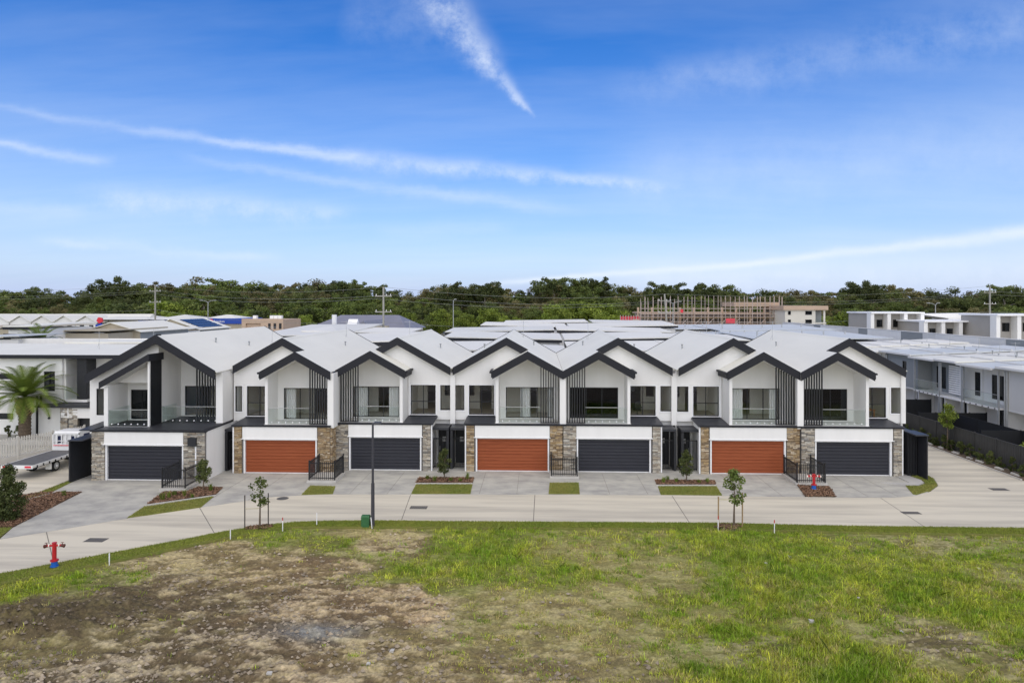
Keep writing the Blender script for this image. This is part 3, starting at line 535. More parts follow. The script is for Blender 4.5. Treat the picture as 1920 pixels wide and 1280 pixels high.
# upper storey
o = [(-29.75, -28.95, 3.7, 5.5)]
wall_xz(MB(), LX-.1, -28.45, Yw, Yw+.2, 0, [(LX-.1, LZ-.1), (-28.45, zt(-28.45)-.1)], o).build('wall', 'white', t); window(t, *o[0][:2], Yw+.08, *o[0][2:], 1, 0)
wall_xz(MB(), -28.45, -25.46, Yw, Yw+.2, 5.9, [(-28.45, zt(-28.45)-.1), (AX, AZ1-.1), (-25.4, zt(-25.4)-.1)]).build('wall', 'white', t)
MB().box(LX-.1, LX+.1, Yw+.2, YR-.6, 0, LZ-.15).box(-21.28, -21.08, 48, YR-.6, 0, 6.5).build('side_wall', 'white', t)
MB().prism_x([(Yw+.2, 3.2), (47.8, 3.2), (47.8, 8.9), (Yw+.2, 8.9)], -25.66, -25.46).build('balcony_wall', 'white', t)
MB().box(-28.45, -28.25, 44.0, 46.0, 3.2, 5.8).build('balcony_wall', 'white', t)
wall_xz(MB(), -28.25, -25.67, 46.0, 46.2, 3.2, [(-28.25, 7.3), (-25.67, 8.6)], [(-28.05, -26.55, 3.26, 5.3)]).build('wall', 'offwhite', t); window(t, -28.05, -26.55, 46.1, 3.26, 5.3, 2, 0, 'pane_dark', name='sliding_door')
wall_xz(MB(), -25.46, -21.28, 47.8, 48.0, 3.2, [(-25.46, zt(-25.46)-.1), (AX, AZ1-.1), (-21.28, zt(-21.28)-.1)], [(-25.2, -22.2, 3.26, 5.35)]).build('wall', 'offwhite', t); window(t, -25.2, -22.2, 47.9, 3.26, 5.35, 3, 0, 'pane_glass', name='sliding_door')
MB().box(-28.5, -25.35, 43.7, 46, 3.06, 3.2).box(-25.45, -21.3, 45.2, 47.8, 3.06, 3.2).build('balcony_slab', 'near_black', t)
MB().box(-28.5, -25.35, 43.66, 43.7, 3.08, 3.18).box(-25.36, -21.3, 45.14, 45.2, 3.08, 3.18).build('slab_edge', 'trim_white', t)
MB().box(-28.45, -28.18, 43.7, 44.0, 3.2, 5.75).build('balcony_post', 'white', t); MB().box(-25.52, -25.40, 43.7, 43.82, 3.2, 7.5).build('balcony_post', 'white', t)
glass_rail(t, -28.15, -25.55, 43.74, 46, 3.2, ends=(-28.12,), n=6); glass_rail(t, -25.40, -21.5, 45.24, 47, 3.2, ends=(-25.38,), n=8)
for k in range(10): yy = 43.86+.135*k; MB().box(-25.52, -25.38, yy-.045, yy+.045, 3.2, 7.48).build('slat', 'black', t)
MB().box(-25.56, -25.53, 43.84, 45.15, 3.2, 7.4).build('screen_backing', 'black', t)
slat_screen(t, -23.05, -21.55, 45.3, 9, 3.23, lambda xx: zt(xx)-.5)
MB().box(-21.62, -21.16, 45.05, 47.8, 3.2, RZ-.08).build('column', 'white', t)
rf = MB(); slope_slab(rf, (LX-.05, zt(LX-.05)), (AX, AZ1), 44.36, YR, .06); slope_slab(rf, (AX, AZ1), (RX-.01, zt(RX-.01)), 44.36, YR, .06); rf.build('roof', 'roof_white', t)
band(MB(), [(LX-.05, zt(LX-.05)), (AX, AZ1), (RX-.12, zt(RX-.12))], 44.26, 44.355, .55, .03).build('fascia', 'charcoal', t)
band(MB(), [(LX-.05, zt(LX-.05)), (AX, AZ1), (RX, zt(RX))], YR+.002, YR+.05, .25, .04).build('rear_fascia', 'charcoal', t)
slope_slab(MB(), (-25.4, zt(-25.4)-.45), (-21.63, zt(-21.63)-.45), 44.37, 47.79, .03).build('soffit', 'white', t)
slope_slab(MB(), (-28.62, 6.05), (-25.36, 7.88), 43.5, Yw-.002, .05).build('porch_roof', 'dark_roof', t)
band(MB(), [(-28.62, 6.05), (-25.36, 7.88)], 43.42, 43.498, .38, .04).build('fascia', 'charcoal', t); MB().box(-25.36, -25.28, 43.42, 45.2, 7.46, 7.93).build('side_fascia', 'charcoal', t)
slope_slab(MB(), (-28.4, 5.85), (-25.56, 7.44), 43.52, 45.99, .03).build('soffit', 'offwhite', t)
MB().box(-25.44, -21.3, 48.0, 60, 3.05, 3.2).build('upper_floor', 'floor_timber', t); MB().box(-25.44, -21.3, 52, 52.1, 3.2, 6.4).box(-25.44, -21.3, 48.01, 60, 6.4, 6.45).build('partition', 'interior', t)
wall_xz(MB(), LX, -21.1, YR-.6, YR-.4, 0, [(LX, LZ-.1), (AX, AZ1-.1), (-21.1, zt(-21.1)-.1)], [(-25, -22, 3.3, 5.6)]).build('rear_wall', 'white', t)
MB().box(-25.30, -25.0, 44.3, 44.4, 9.1, 9.2).build('ridge_cap', 'charcoal', t)
antenna(t, -22.9, 58, zt(-22.9)); roof_vent(t, -23.2, 54, zt(-23.2)); roof_vent(t, -24.0, 50, zt(-24.0))
# furniture seen through the upper windows
def chair(label, x, y, z, rz):
    t = thing('office_chair', label, 'chair', (x, y, z)); m = MB()
    for k in range(5): a = 2*math.pi*k/5; m.tube((x, y, z+.09), (x+.3*math.cos(a), y+.3*math.sin(a), z+.06), .025, n=6); m.tube((x+.3*math.cos(a), y+.3*math.sin(a), z), (x+.3*math.cos(a), y+.3*math.sin(a), z+.06), .03, n=6)
    m.build('base', 'chair_black', t); MB().tube((x, y, z+.08), (x, y, z+.45), .03).build('column', 'chair_black', t); MB().box(x-.25, x+.25, y-.25, y+.25, z+.45, z+.54).build('seat', 'chair_black', t)
    b = MB().prism_y([(x-.20, z+.6), (x+.20, z+.6), (x+.25, z+.9), (x+.17, z+1.15), (x-.17, z+1.15), (x-.25, z+.9)], y-.27, y-.20); b.build('backrest', 'chair_black', t)
    for sg in (-1, 1): MB().box(x+sg*.29-.025, x+sg*.29+.025, y-.2, y+.18, z+.70, z+.74).box(x+sg*.29-.02, x+sg*.29+.02, y-.02, y+.03, z+.5, z+.70).build('armrest', 'chair_black', t)
chair('black swivel office chair inside an upper window of the middle row', 7.0, 48.6, 3.2, 0)
t = thing('dining_table', 'brown timber table inside the rightmost upper window', 'table', (22.6, 48.4, 3.2)); MB().box(22.0, 23.3, 48.1, 49.0, 3.82, 3.88).build('tabletop', 'furniture', t)
for ax in (22.05, 23.2):
    for ay in (48.15, 48.9): MB().box(ax, ax+.07, ay, ay+.07, 3.2, 3.82).build('leg', 'furniture', t)

# ------------------------------------------------------------------ houses left of the row
t = thing('house', 'white two-storey house behind the palm at the left edge', 'house', (-45, 55, 0))
HY = 55.0; op = [at(-30, 700, HY)+at(25, 711, HY), at(82, 696, HY)+at(103, 733, HY), at(-30, 774, HY)+at(25, 786, HY)]
op = [(a, c, d, b) for a, b, c, d in op]; xr = at(117, 700, HY)[0]
wall_xz(MB(), -58, xr, HY, HY+.2, 0, [(-58, 6.85), (xr, 6.95)], op).build('wall', 'white', t)
for a in op: window(t, a[0], a[1], HY+.09, a[2], a[3], 2 if a[3]-a[2] > 1 else 1, 1 if a[3]-a[2] > 1 else 0, 'pane_dark')
x0, x1, x2 = at(118, 700, HY)[0], at(145, 700, HY)[0], at(165, 700, HY)[0]
MB().box(x0, x1+.2, HY+2.2, HY+2.4, 3.3, 6.9).box(x0-.02, x0+.12, HY+.21, HY+2.19, 3.3, 6.9).build('balcony_wall', 'offwhite', t); MB().box(x0-.1, x2, HY-.1, HY+2.4, 3.1, 3.3).build('balcony_slab', 'white', t)
MB().box(x0+.05, x1, HY+.02, HY+.032, 3.35, 4.3).build('balustrade', 'rail_glass', t); MB().box(x1, x2-.1, HY-.05, HY+2.2, 3.35, 6.92).build('clad_panel', 'near_black', t); MB().box(x2-.1, -30.5, HY+1.2, HY+1.4, 0, 6.8).build('wall', 'white', t)
MB().box(x0-.2, -30.5, HY-1.6, HY+1.19, 2.85, 3.05).build('lower_roof', 'dark_roof', t); MB().box(x1-.4, -31, HY-1.4, HY+1.1, 2.0, 2.84).build('header_panel', 'white', t); MB().box(x1+.1, -31.2, HY-1.0, HY-.9, 0, 1.99).build('garage_door', 'near_black', t)
stones(t, 'stone_grey', at(113, 700, HY-1.4)[0], at(126, 700, HY-1.4)[0], HY-1.35, 0, 2.84); stones(t, 'stone_grey', at(129, 700, HY-1.4)[0], at(145, 700, HY-1.4)[0], HY-1.35, 0, 2.84); MB().box(at(113, 0, HY-1.3)[0]+.02, at(145, 0, HY-1.3)[0]-.02, HY-1.31, HY+1, 0, 2.84).build('pier_core', 'mortar', t)
xa, xb = at(72, 0, HY-.8)[0], at(113, 0, HY-.8)[0]; MB().box(xa, xb, HY-.8, HY-.02, 0, 2.75).build('porch_wall', 'white', t); MB().box(xa-.2, xb+.4, HY-1.0, HY-.01, 2.76, 2.95).build('porch_roof', 'charcoal', t)
for xx in (xa-.28, xa-.6): MB().box(xx, xx+.13, HY-.3, HY-.17, 0, 3.6).build('downpipe', 'near_black', t)
MB().tube((xb-.9, HY-.9, 1.9), (xb-.9, HY-.81, 1.9), .1).build('wall_light', 'black', t)
MB().prism_x([(HY-.5, 7.0), (HY+11, 7.26), (HY+11, 7.16), (HY-.5, 6.9)], -62, -31).build('roof', 'roof_white', t); MB().box(-62, -31, HY-.58, HY-.505, 6.72, 7.02).build('fascia', 'charcoal', t)
MB().prism_x([(HY+11.05, 7.42), (HY+18, 7.32), (HY+18, 7.22), (HY+11.05, 7.30)], -47, -31).build('roof', 'roof_white', t); MB().box(-58, -31.2, HY+18, HY+18.2, 0, 7.4).build('rear_wall', 'white', t); MB().box(-31.7, -31.5, HY+1.4, HY+18, 0, 6.9).build('side_wall', 'white', t)
antenna(t, -39.5, HY+5, 7.2, 1.5); antenna(t, -36.2, HY+8, 7.4, 1.5)
# garden wall and pale picket fence beside the lane
t = thing('garden_fence', 'pale picket fence along the lane behind the truck', 'fence', (-37, 47, 0))
FA, FB = Vector((-38.8, 42.6, 0)), Vector((-35.2, 51.6, 0)); dv = (FB-FA); L = dv.length; dn = dv/L; nn = Vector((-dn.y, dn.x, 0))
def orbox(a, b, w, z0, z1):
    a, b = Vector(a), Vector(b); n = Vector((-(b-a).y, (b-a).x, 0)).normalized()*w/2; p = [a-n, b-n, b+n, a+n]
    return MB().prism_z([(q.x, q.y) for q in p], z0, z1)
orbox(FA, FB, .2, 0, .45).build('base_wall', 'concrete_edge', t)
for z in (.6, 1.55): orbox(FA+nn*.03, FB+nn*.03, .04, z, z+.06).build('rail', 'fence_pale', t)
for k in range(int(L/.17)): p = FA+dn*(.08+k*.17); orbox(p-dn*.045, p+dn*.045, .025, .48, 1.75).build('picket', 'fence_pale', t)
for k in range(5): p = FA+dn*(L*k/4); orbox(p-dn*.05-nn*.08, p+dn*.05-nn*.08, .1, 0, 1.85).build('post', 'fence_pale', t)

# ------------------------------------------------------------------ flatbed truck
t = thing('flatbed_truck', 'white flatbed truck parked on the lane beside the leftmost townhouse', 'truck', (-33.2, 45.5, 0))
TX0, TX1, TY0, TY1 = -34.15, -32.2, 42.3, 46.75
MB().box(TX0, TX1, TY0, TY1, .82, .90).build('deck', 'tray_deck', t)
for nm, a in (('side_rail', (TX1, TX1+.05)), ('side_rail', (TX0-.05, TX0))): MB().box(*a, TY0, TY1, .74, .92).build(nm, 'vehicle_white', t)
MB().box(TX0-.05, TX1+.05, TY0-.07, TY0, .70, .92).build('rear_rail', 'vehicle_white', t)
for xx in (TX1-.45, TX0+.05): MB().box(xx, xx+.40, TY0-.09, TY0-.071, .76, .88).build('tail_light', 'sign_red', t)
for k in range(8): yy = TY0+.3+k*.55; MB().box(TX1+.051, TX1+.09, yy, yy+.07, .72, .86).build('rope_hook', 'rubber', t)
for xx in (-33.75, -32.75): MB().box(xx, xx+.14, TY0+.2, 48.6, .55, .74).build('chassis_beam', 'rubber', t)
hb = MB().box(TX0, TX1, TY1, TY1+.06, .92, 1.32).box(TX0, TX0+.08, TY1, TY1+.06, 1.32, 2.12).box(TX1-.08, TX1, TY1, TY1+.06, 1.32, 2.12).box(TX0, TX1, TY1, TY1+.06, 2.04, 2.12).box(TX0+.08, TX1-.08, TY1+.01, TY1+.05, 1.55, 1.6)
for k in range(1, 6): xx = TX0+(TX1-TX0)*k/6; hb.box(xx-.03, xx+.03, TY1+.005, TY1+.055, 1.32, 2.04)
hb.build('headboard', 'vehicle_white', t)
cab = MB().prism_x([(TY1+.12, .55), (48.85, .55), (48.95, .95), (48.85, 1.25), (48.45, 2.05), (48.2, 2.2), (TY1+.2, 2.22), (TY1+.12, 2.1)], -34.1, -32.3); cb = cab.build('cab', 'vehicle_white', t)
for a, b in (((-32.9, -32.5), (1.4, 1.9)), ((-33.9, -33.5), (1.4, 1.9))): q = MB().box(a[0], a[1], TY1+.105, TY1+.118, b[0], b[1]).build('rear_window', 'solar'); q.parent = cb
q = MB().prism_x([(47.35, 1.35), (48.55, 1.35), (48.3, 1.95), (47.35, 1.98)], -32.298, -32.285).build('side_window', 'solar'); q.parent = cb
q = MB().box(-32.16, -32.05, 48.35, 48.5, 1.35, 1.8).build('mirror', 'rubber'); q.parent = cb
def wheel(x0, x1, y, r=.36):
    w = MB().tube((x0, y, r), (x1, y, r), r, n=24).build('wheel', 'rubber', t); q = MB().tube((x1, y, r), (x1+.015, y, r), r*.62, n=18).build('rim', 'galv'); q.parent = w
    q = MB().tube((x1+.016, y, r), (x1+.05, y, r), r*.22, n=12).build('hub', 'trim_white'); q.parent = w
for yy in (44.6, 48.0): wheel(-32.55, -32.3, yy); wheel(-34.05, -33.8, yy)
MB().box(-32.62, -32.22, 44.02, 44.05, .25, .68).build('mud_flap', 'offwhite', t); MB().box(-34.1, -33.7, 44.02, 44.05, .25, .68).build('mud_flap', 'rubber', t)
m = MB()
for a, b in (((-32.22, 46.1, .74), (-32.22, 46.15, .42)), ((-32.22, 46.15, .42), (-32.22, 46.55, .42)), ((-32.22, 46.55, .42), (-32.22, 46.6, .74))): m.tube(a, b, .03, n=6)
m.build('step', 'trim_white', t)
for z in (1.24,): MB().box(TX0+.1, TX1-.1, TY1-.05, TY1-.015, z, z+.05).build('warning_strip', 'sign_red', t)

# ------------------------------------------------------------------ grey townhouses on the right
EX = 37.2
t = thing('townhouse_terrace', 'long grey two-storey terrace with glass balconies behind the dark fence', 'house', (38, 58, 0))
WXo = 38.2
def wall_side(mb, x, y0, y1, z0, z1, opens=(), th=.2):
    q = MB(); wall_xz(q, y0, y1, x, x+th, z0, [(y0, z1), (y1, z1)], opens); q.v = [(b, a, c) for a, b, c in q.v]; q.f = [f[::-1] for f in q.f]; return mb.add(q.v, q.f)
def side_window(x, y0, y1, z0, z1, vert=1, gl='pane_dark', name='window'):
    w = window(t, y0, y1, x, z0, z1, vert, 0, gl, name=name)
    for ob in [w]+list(w.children): 
        ob.data.transform(Matrix(((0, 1, 0, 0), (1, 0, 0, 0), (0, 0, 1, 0), (0, 0, 0, 1)))); ob.data.flip_normals()
SEG = [(44.4, 50.6, 'plain', 'pale_grey'), (50.6, 57.0, 'plain', 'grey_wall'), (57.0, 61.8, 'balcony', 'white'), (61.8, 65.2, 'louvre', 'offwhite'), (65.2, 69.6, 'balcony', 'mid_grey'), (69.6, 76.0, 'plain', 'mid_grey'), (76.0, 82, 'balcony', 'white'), (82, 90, 'plain', 'pale_grey')]
for i, (ya, yb, ty_, wm_) in enumerate(SEG):
    wx = WXo-.35 if ty_ == 'plain' else WXo+1.0
    ops = {'plain': [(ya+2.1, ya+2.9, 3.9, 5.3), (ya+4.4, ya+5.2, 3.9, 5.3)][:1 if i else 2], 'balcony': [(ya+.5, ya+1.6, 3.0, 5.1), (ya+2.0, ya+3.6, 3.0, 5.1)], 'louvre': [(ya+.3, ya+1.1, 3.0, 5.1)]}[ty_]
    wall_side(MB(), wx, ya+.1, yb-.1, 2.7, 5.9, ops).build('wall', wm_, t)
    for o in ops: side_window(wx+.08, o[0], o[1], o[2], o[3], 2 if o[1]-o[0] > 1.2 else 1)
    MB().box(wx, WXo+1.19, ya, ya+.099, 2.72, 5.9).build('return_wall', wm_, t)
    wall_side(MB(), WXo+1.2, ya+.1, yb-.1, 0, 2.55, [(ya+.8, ya+3.0, .1, 2.2)]).build('wall', 'pale_grey', t); side_window(WXo+1.3, ya+.8, ya+3.0, .1, 2.2, 2)
    MB().box(WXo-.8 if ty_ != 'plain' else WXo-.35, WXo+1.2, ya+.1, yb-.1, 2.55, 2.70).build('balcony_slab', 'white' if ty_ != 'plain' else 'pale_grey', t)
    MB().box(WXo-.3, WXo+1.19, ya-.1, ya+.09, 0, 2.54).build('pier', 'white', t)
    if ty_ == 'balcony':
        MB().box(WXo-.8, WXo-.79, ya+.2, yb-.2, 2.72, 3.75).build('balustrade', 'rail_glass', t); MB().box(WXo-.82, WXo-.77, ya+.2, yb-.2, 3.76, 3.79).build('handrail', 'galv', t)
        for k in range(6): yy = ya+.4+k*(yb-ya-.8)/5; MB().tube((WXo-.84, yy, 2.62), (WXo-.801, yy, 2.62), .06, n=8).build('standoff', 'near_black', t)
    if ty_ == 'louvre':
        for k in range(13): MB().box(WXo-.1, WXo-.05, ya+1.2, yb-.3, 2.95+k*.2, 3.09+k*.2).build('louvre', 'trim_white', t)
        MB().box(WXo-.12, WXo-.02, ya+1.1, ya+1.19, 2.7, 5.8).build('post', 'galv', t)
    if ty_ != 'plain':
        for yy in (ya+.1, yb-.1): MB().box(WXo-.78, WXo-.66, yy-.06, yy+.06, 0, 5.75).build('post', 'galv', t)
    else:
        for k in (0, .25): MB().tube((WXo-.44, yb-.5+k, 0), (WXo-.44, yb-.5+k, 5.75), .07, n=8).build('downpipe', 'galv', t)
    rz = (0, .16, 0, .12, .02, .18, 0, .14)[i]; ex = EX+(.0 if ty_ == 'plain' else -.25)
    MB().prism_y([(ex, 5.95+rz), (50.5, 6.55+rz), (50.5, 6.45+rz), (ex, 5.85+rz)], ya+.02, yb-.02).build('roof', ('roof_white', 'roof_far', 'roof_blue')[i % 3], t)
    MB().box(ex-.12, ex-.002, ya+.05, yb-.05, 5.80+rz, 5.97+rz).build('gutter', 'pale_grey', t)
    for k in range(3): xx = ex+3.2+k*3.3; MB().prism_y([(xx, 5.955+rz+(xx-ex)*.045), (xx+.12, 5.955+rz+(xx-ex)*.045), (xx+.12, 6.06+rz+(xx-ex)*.045), (xx, 6.06+rz+(xx-ex)*.045)], ya+.1, yb-.1).build('roof_flashing', 'pale_grey', t)
    antenna(t, 42+i*.8, ya+3.5, 6.2+rz, 1.3); roof_vent(t, 41+i*.7, ya+1.5, 6.1+rz); roof_vent(t, 44.2, ya+3, 6.3+rz)
MB().box(50.5, 50.7, 44, 86, 0, 6.5).build('rear_wall', 'grey_wall', t); MB().box(WXo+1.4, 50.4, 44.2, 44.4, 0, 6.3).build('end_wall', 'grey_wall', t)
# boundary fence of ribbed sheet panels with posts and rails
t = thing('boundary_fence', 'charcoal ribbed metal fence along the right side lane', 'fence', (31.8, 55, 0))
FX = 31.8; panel = None
for k in range(15):
    ya = 43.9+k*2.38
    MB().box(FX-.05, FX+.05, ya-.04, ya+.04, 0, 1.88).build('post', 'fence_dark', t)
    if panel is None:
        m = MB(); n = 26
        for j in range(n):
            y0_ = ya+.045+j*2.29/n; y1_ = y0_+2.29/n; dxx = .018 if j % 2 else -.012
            m.add([(FX+dxx, y0_+.012, .1), (FX+dxx, y1_-.012, .1), (FX+dxx, y1_-.012, 1.78), (FX+dxx, y0_+.012, 1.78)], [(0, 1, 2, 3)])
            if j < n-1: d2 = -.012 if j % 2 else .018; m.add([(FX+dxx, y1_-.012, .1), (FX+d2, y1_+.012, .1), (FX+d2, y1_+.012, 1.78), (FX+dxx, y1_-.012, 1.78)], [(0, 1, 2, 3)])
        panel = m.build('sheet_panel', 'fence_dark', t)
    else:
        c = panel.copy(); C.objects.link(c); c.location = (0, k*2.38, 0)
    MB().box(FX-.035, FX+.035, ya+.05, ya+2.33, 1.78, 1.84).build('rail', 'fence_dark', t); MB().box(FX-.035, FX+.035, ya+.05, ya+2.33, .04, .1).build('rail', 'fence_dark', t)
for lab, a, b in (('black courtyard fence nearest the right edge behind the boundary fence', (32.4, 51.2), (38.0, 51.2)), ('black courtyard fence in the middle behind the boundary fence', (32.4, 59.4), (38.0, 59.4)), ('black courtyard fence farthest back behind the boundary fence', (32.4, 67.6), (38.0, 67.6)), ('long black courtyard fence parallel behind the boundary fence', (35.2, 47.0), (35.2, 59.2))):
    t = thing('courtyard_fence', lab, 'fence', ((a[0]+b[0])/2, (a[1]+b[1])/2, 0), 'black courtyard fences of the grey terrace')
    A, B = Vector((*a, 0)), Vector((*b, 0)); n = 4
    for k in range(n): orbox(A+(B-A)*k/n+(B-A).normalized()*.04, A+(B-A)*(k+1)/n-(B-A).normalized()*.04, .05, .05, 1.95).build('panel', 'fence_black', t)
    for k in range(n+1): p = A+(B-A)*k/n; orbox(p-Vector((.04, 0, 0)), p+Vector((.04, 0, 0)), .08, 0, 2.0).build('post', 'fence_black', t)

# ------------------------------------------------------------------ buildings behind
def simple_house(label, x0, x1, y0, y1, z, roofm, wallm, tilt=(0, 0), fas=True, wins=0, group='low-roofed houses behind the front row', cat='house', name='house'):
    t = thing(name, label, cat, ((x0+x1)/2, y0, 0), group)
    MB().box(x0+.4, x1-.4, y0+.4, y1-.4, 0, z-.42).build('wall', wallm, t)
    f = lambda x, y: z+tilt[0]*(x-(x0+x1)/2)+tilt[1]*(y-y0)
    vs = [(x, y, f(x, y)+d) for d in (-.12, 0) for x, y in ((x0, y0), (x1, y0), (x1, y1), (x0, y1))]
    MB().add(vs, [(0, 3, 2, 1), (4, 5, 6, 7), (0, 1, 5, 4), (1, 2, 6, 5), (2, 3, 7, 6), (3, 0, 4, 7)]).build('roof', roofm, t)
    if fas:
        vs = [(x, y, f(x, y0)+d) for d in (-.45, -.125) for x, y in ((x0, y0), (x1, y0), (x1, y0+.12), (x0, y0+.12))]
        MB().add(vs, [(0, 3, 2, 1), (4, 5, 6, 7), (0, 1, 5, 4), (1, 2, 6, 5), (2, 3, 7, 6), (3, 0, 4, 7)]).build('fascia', 'charcoal', t)
    for k in range(wins):
        xx = x0+(x1-x0)*(k+.5)/wins; w = MB().box(xx-.8, xx+.8, y0+.32, y0+.41, z-2.2, z-.95).build('window', 'black', t); q = MB().box(xx-.72, xx+.72, y0+.30, y0+.325, z-2.12, z-1.03).build('pane', 'pane_dark'); q.parent = w
    return t
rows = [  # x0,x1,y0,y1,z,roof,tilt
 (-20, -3.4, 71, 82, 6.35, (.012, .03)), (-3.2, 3.0, 68, 80, 6.2, (-.03, .02)), (3.2, 14, 71, 83, 6.35, (.012, .03)), (14.2, 24, 72, 84, 6.3, (-.02, .03)),
 (-30, -14, 76, 90, 6.9, (.03, .03)), (-12, 3, 86, 98, 6.9, (-.02, .02)), (3.3, 17, 86, 98, 6.9, (.022, .02)), (17.4, 27, 88, 99, 6.7, (-.02, .02)),
 (-14, 2.4, 102, 113, 7.2, (.02, .02)), (2.8, 20, 102, 113, 7.2, (-.02, .02)), (-10, 5, 118, 130, 7.4, (-.02, .02)), (5.4, 24, 118, 130, 7.4, (.016, .02)), (-33, -18, 94, 106, 7.3, (-.018, .02)), (-7, 10, 136, 148, 7.5, (.015, .02)), (11, 27, 138, 150, 7.4, (-.015, .02))]
NTH = ['first', 'second', 'third', 'fourth', 'fifth', 'sixth', 'seventh', 'eighth', 'ninth', 'tenth', 'eleventh', 'twelfth', 'thirteenth', 'fourteenth', 'fifteenth']
for i, (x0, x1, y0, y1, z, tl) in enumerate(rows):
    simple_house('low white skillion roof behind the front row, %s counting from the nearest' % NTH[i], x0, x1, y0, y1, z, 'roof_far', 'pale_grey' if i % 3 else 'grey_wall', tl, wins=3 if i in (0, 2, 5, 6, 9, 11) else 0)
    tt = bpy.data.objects['house.%03d' % 1] if False else None
for i, (x0, x1, y0, y1, z) in enumerate([(29, 47, 92, 112, 6.6), (30, 49, 114, 134, 6.9), (23, 37, 100, 116, 6.3), (22, 40, 122, 140, 6.8)]):
    t = simple_house(['pale blue-grey flat roof beyond the right terrace, the nearest', 'pale blue-grey flat roof beyond the right terrace, the second', 'pale blue-grey flat roof right of the skillion roofs', 'pale blue-grey flat roof below the scaffolding'][i], x0, x1, y0, y1, z, 'roof_blue', 'pale_grey', (.01, .012), False)
    for k in range(5): xx = x0+2+(x1-x0-4)*k/4; MB().tube((xx, y0+6+k, z), (xx, y0+6+k, z+.7), .1, n=6).build('roof_vent', 'galv', t)
# panelled parapet wall on the right
t = thing('panel_wall', 'long parapet wall of white and grey panels behind the right terrace', 'wall', (52, 100, 0))
yy = 66.0; k = 0; cyc = [('white', 9), ('mid_grey', 3), ('pale_grey', 4.5), ('white', 9), ('pale_grey', 3), ('mid_grey', 5.5), ('white', 10), ('mid_grey', 3), ('pale_grey', 6)]
while yy < 146: m_, l_ = cyc[k % len(cyc)]; MB().box(52.0, 52.25, yy+.02, yy+l_-.02, 0, 7.25).build('panel', m_, t); yy += l_; k += 1
MB().box(51.95, 52.3, 66, 146, 7.255, 7.36).build('capping', 'pale_grey', t)
# white block of units on the right
t = thing('apartment_block', 'white and taupe block of units with recessed windows at the right', 'building', (85, 122, 0))
def bays(t, px0, px1, ytop, Y, n, hood):
    xa, xb = at(px0, 600, Y)[0], at(px1, 600, Y)[0]; zt_ = at((px0+px1)/2, ytop, Y)[1]
    MB().box(xa, xb, Y+1.6, Y+10, 0, zt_-.3).build('wall', 'taupe', t); MB().box(xa-.3, xb+.3, Y-.2, Y+10.2, zt_-.28, zt_).build('roof', 'trim_white', t)
    for k in range(n+1): x = xa+(xb-xa)*k/n; MB().box(x-.32, x+.32, Y, Y+1.59, 0, zt_-.3).build('fin_wall', 'white', t)
    for k in range(n):
        c = xa+(xb-xa)*(k+.5)/n; w_ = (xb-xa)/n*.22
        for zz in (zt_-2.9, zt_-6.4):
            f = MB().box(c+.1-w_*.2, c+w_*1.5, Y+1.5, Y+1.58, zz, zz+1.45).build('window', 'black', t); q = MB().box(c+.18-w_*.2, c+w_*1.5-.08, Y+1.46, Y+1.5, zz+.08, zz+1.37).build('pane', 'pane_dark'); q.parent = f
            f = MB().box(c-w_*1.4, c-w_*.9, Y+1.5, Y+1.58, zz, zz+1.45).build('window', 'black', t)
bays(t, 1636, 1730, 585, 132, 3, 0); bays(t, 1736, 1868, 601, 124, 4, 1); bays(t, 1872, 1990, 589, 116, 3, 0)
xa, xb = at(1730, 0, 133)[0], at(1880, 0, 128)[0]; MB().prism_y([(xa, 0), (xb, 0), (xb, 9.4), (xa, 9.2), ((xa+xb)/2, 8.4)], 134.5, 140).build('parapet', 'white', t)
# grey hipped hall
t = thing('hall', 'large grey hip-roofed hall with white flue behind the roofs', 'building', (-36, 130, 0))
xs = [at(v, 600, 128)[0] for v in (572, 617, 732, 748)]; zr = at(0, 590, 136)[1]; ze = 6.2
MB().box(xs[0]+.5, xs[3]+1.5, 127, 146, 0, ze).build('wall', 'beige', t)
MB().add([(xs[0], 126, ze), (xs[3]+2, 126, ze), (xs[3]+2, 147, ze), (xs[0], 147, ze), (xs[1], 136, zr), (xs[2], 136, zr)], [(0, 1, 5, 4), (1, 2, 5), (2, 3, 4, 5), (3, 0, 4), (0, 3, 2, 1)]).build('roof', 'roof_grey', t)
MB().add([(-33.5, 118, 5.6), (-27.5, 118, 5.6), (-30.5, 118, 8.2), (-33.5, 134, 5.6), (-27.5, 134, 5.6), (-30.5, 134, 8.2)], [(0, 2, 5, 3), (1, 4, 5, 2), (0, 1, 2)]).build('gable_roof', 'roof_grey', t)
MB().box(-33.2, -27.8, 118.2, 126.8, 0, 5.6).build('wing_wall', 'cream', t)
x = at(627, 0, 124)[0]; MB().tube((x, 124, 0), (x, 124, 9.2), .45, n=12).build('flue', 'trim_white', t); MB().prism_x([(126.5, 6.6), (128.2, 8.3), (129.4, 7.4), (128.0, 6.3)], at(662, 0, 128)[0]-.9, at(662, 0, 128)[0]+.9).build('dormer', 'trim_white', t)
s_ = at(708, 0, 116)[0]; MB().box(s_-1.6, s_+1.6, 116.2, 117.8, 0, 7.4).build('sign_tower', 'beige', t); MB().box(s_-.75, s_+.75, 116.05, 116.19, 5.7, 7.0).build('sign_board', 'sign_teal', t)
